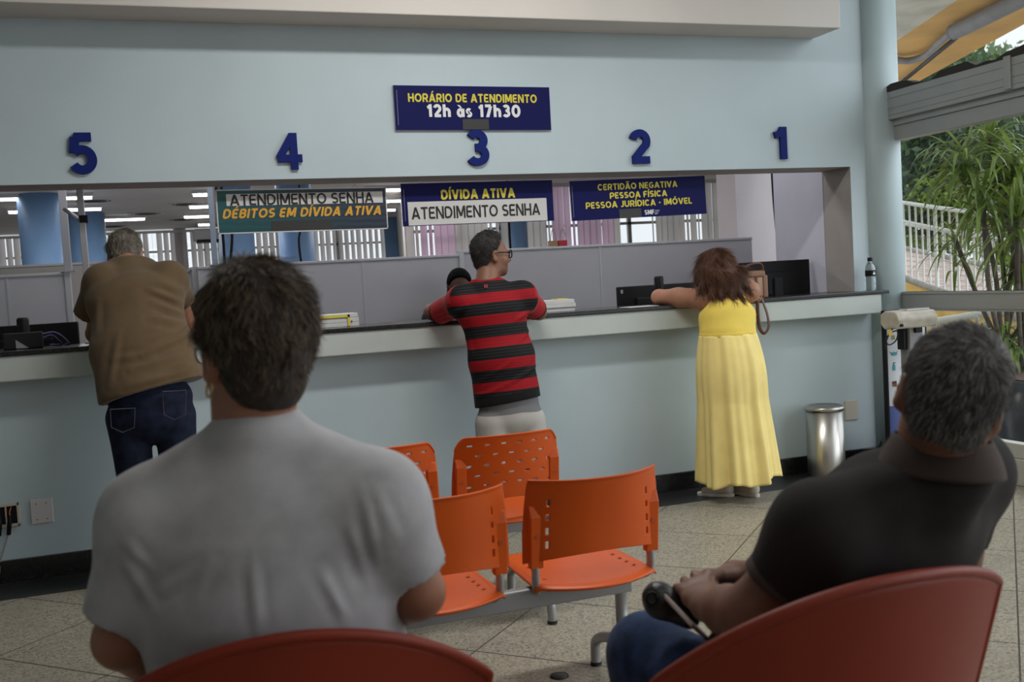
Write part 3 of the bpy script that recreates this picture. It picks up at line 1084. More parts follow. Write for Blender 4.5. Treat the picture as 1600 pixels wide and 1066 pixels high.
# strap-leaved plants in their planter
def strap(b, base, d, L, w, droop, r):
    d = np.array(d)/np.linalg.norm(d)
    side = np.cross(d, [0, 0, 1.0]); side /= np.linalg.norm(side)+1e-6
    p = np.array(base, float); n = 7
    rows = []
    for i in range(n+1):
        s = i/n
        ww = w*(1-s)**.7*(.5+1.2*min(s, .4))
        nrm = np.cross(side, d)
        rows.append((p-side*ww, p+nrm*ww*-.25, p+side*ww))
        p = p+d*L/n
        d = d+np.array([0, 0, -droop*(.15+s)/n*3.2]); d /= np.linalg.norm(d)
    o = len(b.v)
    for a in rows:
        b.v.extend([tuple(x) for x in a])
    for i in range(n):
        for k in range(2):
            b.f.append([o+3*i+k, o+3*i+k+1, o+3*i+k+4, o+3*i+k+3]); b.m.append(0); b.s.append(True)


def dracaena(label, root, heads, seed, pot=None):
    r = random.Random(seed)
    t = thing('strap_leaved_plant', label, 'plant', root, 'strap-leaved plants outside the glass')
    st, fo = MB(), MB()
    for (hx, hy, ht, n, L) in heads:
        top = at(hx, hy, t=ht)
        bs = np.array(root)+np.array([r.uniform(-.12, .12), r.uniform(-.12, .12), 0])
        mid = bs*.5+top*.5+np.array([r.uniform(-.08, .08), r.uniform(-.08, .08), 0])
        mid2 = bs*.85+top*.15+np.array([r.uniform(-.03, .03), 0, 0])
        st.tube(smooth_path([bs, mid2, mid, top], 5), [.018]*16, 8)
        for k in range(n):
            a = r.uniform(0, 2*math.pi); e = r.uniform(-.55, 1.05)
            z = -r.uniform(0, .28)
            strap(fo, top+np.array([0, 0, z]), (math.cos(a)*math.cos(e), math.sin(a)*math.cos(e), math.sin(e)), L*r.uniform(.8, 1.35), .024*L/.45*r.uniform(.8, 1.15), r.uniform(.9, 2.1), r)
    st.build('stems', M_stem, t)
    fo.build('leaves', M_leafdrac, t)
    return t


rootp = at(1580, 592, t=7.9)
dracaena('tall clump of drooping strap-leaved plants in the planter outside the glass',
         rootp, [(1505, 232, 7.9, 60, .46), (1545, 205, 8.0, 60, .46), (1585, 235, 7.7, 60, .45), (1535, 290, 7.8, 50, .45), (1492, 372, 8.3, 26, .36), (1590, 320, 7.6, 55, .45), (1560, 345, 8.1, 40, .42), (1615, 270, 7.9, 50, .45), (1565, 262, 8.2, 50, .45), (1600, 385, 7.9, 40, .4)], 11)
dracaena('low bushy strap-leaved plant at the foot of the tall clump', at(1562, 594, t=8.1), [(1545, 515, 8.1, 40, .36), (1575, 520, 7.9, 45, .38), (1560, 555, 8.0, 30, .34), (1598, 505, 7.9, 40, .38)], 12)
c0, c1 = at(1548, 592, t=7.55), at(1548, 680, t=7.55)
t = thing('planter_box', 'dark grey planter box outside the glass at the foot of the plants', 'planter', (c0[0]+.4, c0[1]-.1, -.02))
m = MB()
zt = c0[2]
m.box(c0[0]-.02, c0[0]+1.1, c0[1]-.55, c0[1]+.5, -.02, zt)
m.build('box', mat('dark slate planter', (.035, .042, .047), rough=.5, var=.4, vscale=9), t, bevel=.01)
m = MB(); m.box(c0[0]+.0, c0[0]+1.08, c0[1]-.53, c0[1]+.48, zt, zt+.01); m.build('soil', mat('reddish soil', (.07, .03, .025), rough=.95, var=.4, vscale=30), t)
# ------------------------------------------------------------------ waiting benches and chairs
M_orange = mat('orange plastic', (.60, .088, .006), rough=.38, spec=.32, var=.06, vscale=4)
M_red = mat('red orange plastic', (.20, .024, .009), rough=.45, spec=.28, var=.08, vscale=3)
M_legs = mat('grey painted steel tube', (.36, .36, .36), rough=.38, metal=.45)
M_beam = mat('grey painted steel beam', (.30, .30, .30), rough=.45, metal=.4)
M_cap = mat('black rubber foot', (.015, .015, .015), rough=.7)


def holes_grid(fn, nu, nv, hole, U, V):
    """Grid surface that leaves real openings where hole(x, z) is true."""
    b = MB()
    vs = [fn(i/nu, j/nv) for i in range(nu+1) for j in range(nv+1)]
    fs = []
    for i in range(nu):
        for j in range(nv):
            if not hole(U((i+.5)/nu), V((j+.5)/nv)):
                fs.append((i*(nv+1)+j, (i+1)*(nv+1)+j, (i+1)*(nv+1)+j+1, i*(nv+1)+j+1))
    b.add(vs, fs, 0, True)
    return b


def bench_seat(root, cx, style):
    """One seat on a bench: seat pan, backrest with its two sleeves, the pair of support tubes (bench local space)."""
    hwT, hwB, zB, zT = (.222, .241, .492, .768) if style == 'A' else (.222, .238, .475, .775)
    bulge = .10 if style == 'A' else .075

    def back(u, v):
        s = 2*u-1
        hw = hwB+(hwT-hwB)*v**2.2
        x = s*hw
        zb = zB+.034*(1-s*s)
        zt = zT
        if style == 'B':
            e = max(0, abs(s)-.80)/.20
            zt = zT-.004*s*s-.045*e**2.4
        z = zb+(zt-zb)*v
        y = -bulge*(1-abs(s)**2.2)-.035*(v**1.4)
        lip = max(0, v-.95)/.05
        y -= .006*lip
        return (cx+x, y, z)

    if style == 'A':
        slots = [(sx*.158, .545+.048*k) for sx in (-1, 1) for k in range(4)]

        def hole(x, z):
            return any(abs(x-a) < .0042 and abs(z-b) < .0125 for a, b in slots)
    else:
        slots = []
        for r in range(5):
            z = .735-.046*r
            for k in range(6):
                x = -.158+.064*k+(.032 if r % 2 else 0)
                if abs(x) < .165:
                    slots.append((x, z))

        def hole(x, z):
            return any(((x-a)/.0105)**2+((z-b)/.0050)**2 < 1 for a, b in slots)
    b = holes_grid(back, 110, 76, hole, lambda u: (2*u-1)*.216, lambda v: zB+(zT-zB)*v)
    bk = b.build('backrest', M_orange, root, solid=.0055, world=False)
    for sx in (-1, 1):
        m = MB()
        xs = cx+sx*.2040
        prof = [(-.004, .478), (-.034, .478), (-.040, .60), (-.040, .648), (-.022, .684), (-.010, .684)]
        n = len(prof)
        w2 = .0225
        xo = [xs-w2, xs+w2]
        vs = [(x, y-(.035*((z-.49)/.28)**1.4 if z > .49 else 0), z) for x in xo for y, z in prof]
        m.add(vs, [tuple(range(n)), tuple(reversed(range(n, 2*n)))]+[(i, n+i, n+(i+1) % n, (i+1) % n) for i in range(n)])
        m.build('sleeve', M_orange, bk, bevel=.005, world=False, bseg=3)
        m = MB()
        m.tube([(xs, -.050, .585), (xs, -.0455, .585)], .0075, 10)
        m.build('clip', mat('orange clip recess', (.45, .06, .008), rough=.5), bk, world=False)

    def pan(u, v):
        s = 2*u-1
        hw = .214-.012*v
        x = s*hw
        yr = -.03-.085*(1-abs(s)**2.0)
        y = yr+(.405-yr)*v
        z = .423-.014*(1-s*s)*math.sin(math.pi*min(1, v*1.05))-.035*max(0, v-.82)**1.5/.0765*.35
        z -= .012*max(0, 1-v/.08)**2
        z += .010*max(0, abs(s)-.93)/.07*-1
        return (cx+x, y, z)
    sl = [(sx*.165, yy) for sx in (-1, 1) for yy in (.055, .105, .155, .205)]

    def hole2(x, v):
        y = -.03+.435*v
        return any(abs(x-a) < .006 and abs(y-b) < .0075 for a, b in sl)
    b = holes_grid(pan, 76, 84, hole2, lambda u: (2*u-1)*.214, lambda v: v)
    b.build('seat', M_orange, root, solid=.007, world=False)
    for sx in (-1, 1):
        xs = cx+sx*.2040
        m = MB()
        m.tube(smooth_path([(xs, -.018, .60), (xs, -.016, .50), (xs, -.010, .425), (xs-sx*.012, .022, .395), (xs-sx*.035, .07, .398), (xs-sx*.04, .30, .404)], 6),
               .0155, 12, flat=(1.25, .8))
        m.build('support_tube', M_legs, root, world=False)


def bench(name, label, loc, xs, style, legx, rot=0, n0=-.3, n1=.3):
    root = thing(name, label, 'bench', loc, 'orange waiting benches')
    for cx in xs:
        bench_seat(root, cx, style)
    m = MB(); m.box(n0, n1, .02, .062, .335, .400); m.build('beam', M_beam, root, bevel=.006, world=False)
    for cx in xs:
        for sx in (-.15, .15):
            m = MB()
            m.box(cx+sx-.02, cx+sx+.02, -.04, .28, .398, .406)
            m.build('seat_bracket', M_beam, root, world=False)
    for lx in legx:
        m = MB()
        m.tube([(lx, .041, .40), (lx, .041, .19)], .021, 14)
        m.tube(smooth_path([(lx, .041, .27), (lx, .055, .205), (lx, .12, .155), (lx, .215, .125), (lx, .275, .09), (lx, .285, .04), (lx, .285, .008)], 6), .0185, 14)
        m.tube(smooth_path([(lx, .041, .27), (lx, .03, .205), (lx, -.04, .155), (lx, -.14, .125), (lx, -.20, .09), (lx, -.21, .04), (lx, -.21, .008)], 6), .0185, 14)
        lg = m.build('leg_frame', M_legs, root, world=False)
        for y in (.285, -.21):
            m = MB()
            m.tube([(lx, y, 0), (lx, y, .014)], .0205, 14)
            m.build('foot_cap', M_cap, lg, world=False)
    root.rotation_euler = (0, 0, rot)
    return root


bench('waiting_bench', 'orange plastic bench with smooth slotted backs in front of the seated people', (1.03, -2.745, 0), (-.79, -.26, .27), 'A', (-.70, .385), 0, -1.02, .42)
bench('waiting_bench', 'orange plastic bench with perforated backs, nearest the counter', (1.065, -1.76, 0), (-.78, -.25, .28), 'B', (-.70, .375), 0, -1.0, .42)


def shell_chair(label, loc, rot, hw0=.334, R=.46, zT=.868, bulge=.105, kr=1.0):
    """Single wide chair with a round-topped moulded back."""
    root = thing('shell_chair', label, 'chair', loc, 'red shell chairs in front')
    zB = .46

    def outer(u, v, off=0):
        s = 2*u-1
        hw = hw0*(.80+.20*v**.8)
        x = s*hw
        top = zT-(R-math.sqrt(max(0, R*R-(abs(s)*hw0*.98)**2)))*(kr if s > 0 else 1)
        z = zB+(top-zB)*v
        y = -bulge*(1-abs(s)**2.0)-.055*v-off
        return (x, y, z)
    b = MB()
    b.grid(lambda u, v: outer(u, v), 60, 24)
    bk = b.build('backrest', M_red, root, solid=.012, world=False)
    m = MB()
    path = [outer(0, .1+.9*k/12) for k in range(12)]+[outer(i/60, 1.0) for i in range(61)]+[outer(1, 1-.9*(k+1)/12) for k in range(12)]
    m.tube(path, .0105, 10)
    m.build('rim', M_red, bk, world=False)

    def pan(u, v):
        s = 2*u-1
        x = s*(.25-.02*v)
        y = -.06-.05*(1-s*s)+.47*v
        return (x, y, .445-.03*(1-s*s)*math.sin(math.pi*v)-.03*max(0, v-.8)/.2)
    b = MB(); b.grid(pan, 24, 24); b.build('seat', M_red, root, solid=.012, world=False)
    for sx in (-1, 1):
        for y0, y1 in ((.0, -.08), (.32, .36)):
            m = MB(); m.tube([(sx*.19, y0, .43), (sx*.23, y1, 0)], .0125, 10); m.build('leg', M_legs, root, world=False)
    m = MB(); m.box(-.2, .2, -.02, .34, .425, .432); m.build('seat_plate', M_legs, root, world=False)
    root.rotation_euler = (0, 0, rot)
    return root


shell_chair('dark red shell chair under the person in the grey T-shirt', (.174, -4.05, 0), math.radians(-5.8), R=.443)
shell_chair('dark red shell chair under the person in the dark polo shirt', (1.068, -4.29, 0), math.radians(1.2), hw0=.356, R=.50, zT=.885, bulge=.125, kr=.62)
# ------------------------------------------------------------------ signs and numbers
M_navy = mat('navy sign print', (.011, .012, .082), rough=.5, spec=.08)
M_navynum = mat('navy painted board', (.010, .020, .14), rough=.6, spec=.1, var=.08, vscale=30)
M_boardedge = mat('pale board edge', (.42, .40, .42), rough=.8)
M_yellow_ink = mat('yellow sign lettering', (.66, .56, .04), rough=.45)
M_orange_ink = mat('orange sign lettering', (.70, .36, .035), rough=.45)
M_white_ink = mat('white sign lettering', (.75, .75, .75), rough=.45)
M_black_ink = mat('black sign lettering', (.012, .012, .012), rough=.6)
M_paper = mat('white paper', (.62, .61, .60), rough=.8, var=.03, vscale=8)
M_patch = mat('dark grey patch', (.028, .028, .027), rough=.5)
M_side = mat('faint side print', (.22, .22, .32), rough=.6)
M_signback = mat('sign board core', (.5, .5, .5), rough=.7)
M_wire = mat('steel wire', (.45, .45, .45), rough=.35, metal=.9)


def teal_mat():
    m = mat('teal to navy sign print', (.02, .06, .08), rough=.35)
    T = NT(m)
    tc = T.n('ShaderNodeTexCoord')
    sp = T.n('ShaderNodeSeparateXYZ')
    T.link(tc.outputs['Object'], sp.inputs[0])
    r = T.n('ShaderNodeValToRGB')
    r.color_ramp.elements[0].color = (.012, .085, .095, 1)
    r.color_ramp.elements[1].color = (.018, .022, .045, 1)
    T.link(T.math('ADD', T.math('MULTIPLY', sp.outputs[0], 1.25), .60), r.inputs['Fac'])
    w = T.n('ShaderNodeTexWave', wave_type='RINGS')
    w.inputs['Scale'].default_value = 9
    w.inputs['Distortion'].default_value = 4
    T.link(tc.outputs['Object'], w.inputs['Vector'])
    c = T.mix(T.math('MULTIPLY', w.outputs['Fac'], .25), r.outputs['Color'], (.05, .12, .13))
    T.link(c, T.b.inputs['Base Color'])
    return m


def sign(name, label, corners, Y, face, hang=True, border=None, group=None):
    """corners: px of top-left, top-right, bottom-right, bottom-left, on the plane Y."""
    P = [at(px, py, Y=Y) for px, py in corners]
    x0, x1 = (P[0][0]+P[3][0])/2, (P[1][0]+P[2][0])/2
    zl0, zl1, zr0, zr1 = P[3][2], P[0][2], P[2][2], P[1][2]
    cz = (zl0+zl1+zr0+zr1)/4
    W, H = x1-x0, ((zl1-zl0)+(zr1-zr0))/2
    tilt = math.atan2((zr1+zr0-zl1-zl0)/2, W)
    c = ((x0+x1)/2, Y, cz)
    root = thing(name, label, 'sign', c, group)
    root.rotation_euler = (0, -tilt, 0)
    m = MB(); m.box(-W/2, W/2, -.004, .008, -H/2, H/2, 1)
    m.add([(-W/2, -.0046, -H/2), (W/2, -.0046, -H/2), (W/2, -.0046, H/2), (-W/2, -.0046, H/2)], [(0, 1, 2, 3)], 0)
    m.build('board', [face, border or M_signback], root, world=False)
    if border:
        m = MB()
        e = .006
        for a in ((-W/2, W/2, -H/2, -H/2+e), (-W/2, W/2, H/2-e, H/2), (-W/2, -W/2+e, -H/2, H/2), (W/2-e, W/2, -H/2, H/2)):
            m.box(a[0], a[1], -.0062, -.0046, a[2], a[3])
        m.build('border', border, root, world=False)
    if hang:
        for sx in (-.36, .30):
            m = MB()
            top = ZO-cz-.001+math.tan(tilt)*0
            m.tube([(sx*W/.96, .002, H/2-.02), (sx*W/.96, .002, top)], .0014, 6)
            m.tube([(sx*W/.96+.012*math.cos(t), .002, H/2+.004+.012*math.sin(t)) for t in np.linspace(0, 2*math.pi, 14)], .0014, 6)
            m.build('hook', M_wire, root, world=False)
    ROOT[root.name] = np.zeros(3)
    info = dict(root=root, c=np.array(c), Y=Y, tilt=tilt)
    return info


def local(S, px, py):
    p = at(px, py, Y=S['Y'])-S['c']
    ct, st = math.cos(S['tilt']), math.sin(S['tilt'])
    return p[0]*ct+p[2]*st, -p[0]*st+p[2]*ct


def letters(S, body, x0, x1, yc0, yc1, up, m, off=.19, shear=0, depth=.006):
    a, b = local(S, x0, yc0), local(S, x1, yc1)
    M = frame(((a[0]+b[0])/2, -depth, (a[1]+b[1])/2), (1, 0, 0), (0, 0, 1))
    return stroke_text('lettering', body, M, m, S['root'], b[0]-a[0], up, s=off, shear=shear)


def patch(S, name, x0, y0, x1, y1, m, depth=.0066):
    a, b = local(S, x0, y1), local(S, x1, y0)
    if x1-x0 < .7:
        b = (a[0]+.0025, b[1])
    q = MB(); q.box(min(a[0], b[0]), max(a[0], b[0]), -depth, -.0047, min(a[1], b[1]), max(a[1], b[1]))
    return q.build(name, m, S['root'], world=False)


S = sign('wall_sign', 'navy opening hours sign on the blue wall above the number three', [(614.5, 133), (857.5, 137), (861, 203), (617.5, 204)], -.012, M_navy, hang=False)
letters(S, 'HORÁRIO DE ATENDIMENTO', 637, 838, 153, 154.5, .049, M_yellow_ink, .21)
letters(S, '12h às 17h30', 666, 812.5, 173.5, 173.5, .074, M_white_ink, .23)
patch(S, 'patch', 723, 186.5, 763, 202.5, M_patch)
patch(S, 'side_print', 622, 141, 622.5, 196, M_side)
S = sign('hanging_sign', 'teal hanging sign with white paper strip, leftmost of the three hanging signs', [(337, 297), (603, 292), (606, 358), (340, 366)], .12, teal_mat(), border=M_paper, group='signs hanging in the opening')
patch(S, 'paper_strip', 354, 299.2, 597, 322.3, M_paper)
letters(S, 'ATENDIMENTO SENHA', 359, 583, 312, 309.5, .060, M_black_ink, .165, depth=.0078)
letters(S, 'DÉBITOS EM DÍVIDA ATIVA', 348.5, 596, 334.5, 328.5, .053, M_orange_ink, .22, shear=.22)
patch(S, 'patch', 425, 343.5, 518, 361, M_patch)
S = sign('hanging_sign', 'navy hanging sign reading DÍVIDA ATIVA over a pasted white paper', [(625.5, 287.5), (862, 281.5), (865.5, 345), (630, 354)], .12, M_navy, group='signs hanging in the opening')
letters(S, 'DÍVIDA ATIVA', 688.5, 804, 304.5, 301.5, .058, M_yellow_ink, .23)
patch(S, 'paper_strip', 638.5, 309.5, 853, 352.8, M_paper)
letters(S, 'ATENDIMENTO SENHA', 642.5, 843, 332, 328.5, .070, M_black_ink, .165, depth=.0078)
patch(S, 'side_print', 633, 296, 633.4, 346, M_side)
S = sign('hanging_sign', 'navy hanging sign with three yellow lines, nearest the woman in yellow', [(889, 283), (1100, 275), (1104, 333.5), (894, 346)], .12, M_navy, group='signs hanging in the opening')
letters(S, 'CERTIDÃO NEGATIVA', 933, 1057.5, 292.3, 288.3, .039, M_yellow_ink, .21)
letters(S, 'PESSOA FÍSICA', 952, 1041.5, 305.3, 302.6, .039, M_yellow_ink, .21)
letters(S, 'PESSOA JURÍDICA - IMÓVEL', 914.5, 1080.5, 320.8, 314.3, .040, M_yellow_ink, .21)
letters(S, 'SMF', 1006.5, 1021.5, 332, 331.3, .030, M_white_ink, .22)
for k in range(3):
    patch(S, 'side_print', 1022.5, 328.4+2.6*k, 1030-k*1.5, 329.4+2.6*k, M_white_ink)
patch(S, 'patch', 967.5, 325.5, 1001, 341.5, M_patch)
patch(S, 'side_print', 896, 291, 896.4, 340, M_side)

DG = {'5': (129, 240, 106, 152), '4': (450.5, 235.5, 429.5, 472.5), '3': (745, 231.5, 727, 763.5), '2': (998.5, 229.5, 982, 1015.5), '1': (1217, 224, 1207, 1228)}
words5 = {'5': 'five', '4': 'four', '3': 'three', '2': 'two', '1': 'one'}
for d, (cx, cy, x0, x1) in DG.items():
    c = at(cx, cy, Y=-.001)
    w = at(x1, cy, Y=-.02)[0]-at(x0, cy, Y=-.02)[0]
    M = frame((c[0], -.0105, c[2]), (1, 0, 0), (0, 0, 1))
    o = stroke_text('counter_number', d, M, M_navynum, None, w, .208, s={'1': .205, '4': .20}.get(d, .215), depth=.0095)
    tag(o, 'navy cut-out number %s on the pale blue wall' % words5[d], 'number', 'numbers above the counter')

# ------------------------------------------------------------------ things on and behind the counter
ZW = 1.190
M_label = mat('grey sticker', (.35, .35, .35), rough=.6)


def monitor(label, x0, x1, ztop, Y, h=.31, rot=0.0, sticker=True):
    cx = (x0+x1)/2
    w = (x1-x0)
    zd = .76
    t = thing('computer_monitor', label, 'monitor', (cx, Y, zd), 'monitors behind the counter')
    hz = ztop-zd
    m = MB(); m.box(-w/2, w/2, -.012, .022, hz-h, hz); m.build('housing', M_dark, t, bevel=.006, world=False)
    m = MB(); m.box(-w*.28, w*.28, -.032, -.011, hz-h*.82, hz-h*.25); m.build('rear_cover', M_dark, t, bevel=.012, world=False)
    m = MB(); m.box(-w/2+.012, w/2-.012, .0222, .0232, hz-h+.012, hz-.012); m.build('screen', M_dark2, t, world=False)
    m = MB(); m.box(-.035, .035, -.05, -.025, 0.01, hz-h*.4); m.build('stand_neck', M_dark2, t, bevel=.004, world=False)
    m = MB(); m.box(-.12, .12, -.11, .10, 0, .014); m.build('stand_base', M_dark2, t, bevel=.005, world=False)
    if sticker:
        m = MB(); m.box(-w/2+.02, -w/2+.036, -.0135, -.0125, hz-.045, hz-.02); m.build('sticker', M_label, t, world=False)
    t.rotation_euler = (0, 0, rot)
    return t


m = MB()
dk = thing('office_desk', 'long grey work desk hidden behind the counter, carrying the monitors', 'desk', (1.5, .55, 0))
m.box(-4, 4.48, .32, .78, .73, .76); m.build('desktop', M_panel, dk)
for x in (-1.2, .5, 2.2, 3.9):
    m = MB(); m.box(x-.02, x+.02, .34, .76, 0, .73); m.build('leg_panel', M_panel, dk)
a, b = at(-60, 512, Y=.5), at(122, 502.5, Y=.5)
monitor('black monitor at the left end of the counter, beside the man in brown', a[0], b[0], b[2], .5)
a, b = at(283, 466, Y=.5), at(284, 466, Y=.5)
monitor('black monitor half hidden behind the short brown hair in front', a[0], a[0]+.50, a[2], .5, sticker=False)
a, b = at(964, 449, Y=.46), at(1084, 441, Y=.46)
monitor('low black monitor just left of the woman in yellow', a[0], b[0], (a[2]+b[2])/2, .46)
a, b = at(1155, 412, Y=.46), at(1263, 404, Y=.46)
monitor('tall black monitor behind the brown handbag, nearest the lilac wall', a[0], b[0], (a[2]+b[2])/2, .46, h=.30)


def speaker(label, px, py0, py1, Y, z0=None):
    a, b = at(px, py0, Y=Y), at(px, py1, Y=Y)
    t = thing('round_speaker', label, 'speaker', (a[0], Y, z0 or b[2]), 'small black cylinders beside the monitors')
    m = MB(); m.lathe([(.030, 0), (.031, .01), (.031, a[2]-(z0 or b[2])-.012), (.027, a[2]-(z0 or b[2]))], (0, 0, 0), 24); m.build('body', M_dark, t, world=False)
    m = MB(); m.lathe([(.024, 0), (.022, .002)], (0, 0, a[2]-(z0 or b[2])), 24); m.build('cap', M_dark2, t, world=False)


speaker('black cylinder at the left end of the counter, behind the small terminal', 35, 497, 545, .22, ZW)
speaker('black cylinder left of the woman in yellow', 1029, 432, 480, .262, ZW)
# terminal and cables at the far left
a, b = at(4, 522, Y=.10), at(66, 520, Y=.10)
t = thing('card_terminal', 'small black terminal on the counter at the left border', 'terminal', ((a[0]+b[0])/2, .10, ZW))
m = MB(); m.box(a[0], b[0], .085, .12, ZW, a[2]); m.build('housing', M_dark2, t, bevel=.006)
m = MB(); m.add([(a[0]+.06, .083, ZW+.004), (a[0]+.12, .083, ZW+.004), (a[0]+.06, .083, ZW+.05)], [(0, 1, 2)]); m.build('sticker', M_label, t)
M_purple = mat('purple cable jacket', (.06, .05, .16), rough=.5)
m = MB(); m.tube(smooth_path([(b[0]+.0, .12, ZW+.07), (b[0]+.05, .14, ZW+.075), (b[0]+.09, .15, ZW+.05), (b[0]+.12, .16, ZW+.008), (b[0]+.10, .24, ZW+.006)]), .005, 8)
m.tube(smooth_path([(b[0]+.0, .125, ZW+.05), (b[0]+.04, .14, ZW+.06), (b[0]+.07, .16, ZW+.03), (b[0]+.08, .2, ZW+.006), (b[0]+.02, .25, ZW+.006)]), .005, 8)
m.build('cable', M_purple, t)
# office chair behind monitor two
c = at(334, 452, Y=.98)
t = thing('office_chair', 'black office chair with rounded back behind the half hidden monitor', 'chair', (c[0], 1.0, 0))
m = MB()
for k in range(5):
    a_ = 2*math.pi*k/5
    m.tube([(c[0], .98, .09), (c[0]+.17*math.cos(a_), .98+.17*math.sin(a_), .05)], .016, 8)
m.build('base', M_dark, t)
m = MB(); m.tube([(c[0], .98, .09), (c[0], .98, .62)], .025, 10); m.build('column', M_dark, t)
m = MB(); m.box(c[0]-.2, c[0]+.2, .80, 1.15, .62, .70); m.build('seat', M_dark2, t, bevel=.03, bseg=4)
zt = at(334, 442, Y=.98)[2]
m = MB()
m.grid(lambda u, v: (c[0]+(.175*math.copysign(abs(math.cos(u*2*math.pi))**.7, math.cos(u*2*math.pi)))*math.sin(math.pi*min(.999, max(.001, v)))**.45, 1.10+.03*math.sin(u*2*math.pi), zt-.62*(1-v)-.0), 33, 17)
m.build('backrest', M_dark, t)
# paper stacks
def papers(label, px0, px1, ptop, Y, yellow, n0=3):
    a, b = at(px0, ptop, Y=Y), at(px1, ptop-6, Y=Y)
    W = b[0]-a[0]
    h = (a[2]+b[2])/2-ZW
    t = thing('paper_stack', label, 'papers', ((a[0]+b[0])/2, Y+.09, ZW), 'white paper stacks on the counter')
    r = random.Random(len(label))
    hh = h/n0
    for k in range(n0):
        m = MB(); dx = r.uniform(-.006, .006)
        m.box(-W/2+dx+.004*k, W/2+dx-.004*k, -.09+r.uniform(0, .01), .09, hh*k, hh*(k+1)-.001)
        m.build('bundle', M_paper, t, world=False, bevel=.002)
    M_yl = mat('yellow strip', (.72, .58, .05), rough=.6)
    if yellow:
        m = MB(); m.box(-W/2+.02, W/2-.055, -.0925, -.0905, h-.022, h-.008); m.box(W/2-.068, W/2-.055, -.0925, -.0905, 0.004, h-.008)
        m.build('yellow_border', M_yl, t, world=False)
        m = MB(); m.box(W/2-.05, W/2-.042, -.0925, -.0905, h*.3, h*.3+.01); m.build('black_tab', M_dark, t, world=False)
    else:
        m = MB(); m.box(W/2-.09, W/2-.02, -.02, .08, h, h+.004); m.build('yellow_tab', M_yl, t, world=False)


papers('white paper stack with yellow border on the counter beside the brown hair', 455, 561, 495, .06, True)
papers('white paper stack on the counter right of the striped shirt', 836, 899, 472, .06, False)
# gift bags on the partition
for px, col, lab in ((864, (.32, .21, .11), 'tiny kraft gift bag standing on the long partition'), (879, (.40, .03, .04), 'tiny red gift bag standing on the long partition')):
    a = at(px, 386, Y=1.2)
    t = thing('gift_bag', lab, 'bag', (a[0], 1.2, 1.628), 'gift bags on the partition')
    m = MB(); m.box(-.032, .032, -.018, .018, 0, .042); m.build('bag_body', mat(lab.split()[1]+' bag paper', col, rough=.8), t, bevel=.002, world=False)
    m = MB(); m.tube([(.022*math.cos(q_)*(1-.2*abs(math.sin(q_))), -.018, .04+.085*math.sin(q_)) for q_ in np.linspace(0, math.pi, 12)], .0022, 6); m.build('handle', mat('bag handle cord', (.25, .18, .14), rough=.8), t, world=False)
# water bottle
c = at(1361, 452, Y=-.085)
t = thing('water_bottle', 'clear plastic water bottle with black cap on the right end of the counter', 'bottle', (c[0], c[1], ZW))
M_pet = mat('clear bottle plastic', (.86, .92, .93), rough=.06, trans=.92, spec=.4)
m = MB(); m.lathe([(.0, .002), (.028, 0), (.0335, .008), (.034, .03), (.0325, .036), (.034, .042), (.034, .075), (.0325, .081), (.034, .088), (.034, .145), (.031, .163), (.020, .182), (.0135, .192), (.0135, .200)], (0, 0, 0), 28); m.build('bottle_body', M_pet, t, world=False)
m = MB(); m.lathe([(.0348, .098), (.0350, .100), (.0350, .134), (.0348, .136)], (0, 0, 0), 28)
lb = m.build('bottle_label', M_dark, t, world=False)
m = MB(); m.box(-.008, .010, -.0362, -.0352, .108, .118); m.box(-.002, .004, -.0362, -.0352, .118, .128); m.build('label_mark', M_white_ink, lb, world=False)
m = MB(); m.lathe([(.0165, .198), (.0168, .200), (.0168, .220), (.014, .223), (.0, .223)], (0, 0, 0), 24); m.build('cap', M_dark, t, world=False)
# folder on the counter
a, b = at(1296, 454, Z=ZW), at(1356, 453, Z=ZW)
m = MB()
m.box(a[0]+.02, b[0]-.02, min(a[1], b[1])-.01, min(a[1], b[1])+.13, ZW, ZW+.010)
m.box(a[0]+.0, b[0]-.09, min(a[1], b[1])+.01, min(a[1], b[1])+.15, ZW+.010, ZW+.016)
tag(m.build('document_folder', M_dark2, bevel=.002), 'thin black folder lying on the counter left of the water bottle', 'folder')
# sheet under the woman's elbow
c = at(1026, 481, Z=ZW)
m = MB(); m.box(c[0]-.04, c[0]+.16, max(c[1], -.135), max(c[1], -.135)+.14, ZW-.001, ZW+.003)
tag(m.build('paper_sheet', M_paper), 'white sheet of paper on the counter under the woman in yellow', 'paper')

# ------------------------------------------------------------------ waste bin, plates, totem
M_steel = mat('brushed stainless steel', (.50, .48, .45), rough=.33, metal=1.0, var=.05, vscale=6)
c = at(1290, 690, Y=-.17)
t = thing('waste_bin', 'round stainless steel waste bin against the counter wall', 'bin', (c[0], -.17, 0))
m = MB(); m.lathe([(.118, 0), (.120, .02), (.120, .440)], (0, 0, 0), 48); m.build('body', M_steel, t, world=False)
m = MB(); m.lathe([(.120, .436), (.127, .438), (.128, .452), (.124, .462), (.105, .468), (.100, .462)], (0, 0, 0), 48); m.build('rim', M_steel, t, world=False)
m = MB(); m.lathe([(.0, .458), (.06, .460), (.100, .463)], (0, 0, 0), 40); m.build('lid', mat('dull steel', (.30, .29, .27), rough=.3, metal=1.0), t, world=False)
M_beige = mat('beige plastic plate', (.50, .46, .38), rough=.5)
M_plate = mat('white plastic plate', (.60, .58, .58), rough=.45)
m = MB(); m.box(4.385, 4.487, -.008, 0, .318, .452)
tag(m.build('wall_plate', M_beige, bevel=.003), 'blank beige wall plate half hidden behind the steel bin', 'wall plate')
t = thing('wall_plate', 'blank white square wall plate low on the wall, with four screws', 'wall plate', (-.61, 0, .345))
m = MB(); m.box(-.664, -.556, -.009, 0, .283, .411); m.build('plate', M_plate, t, bevel=.004)
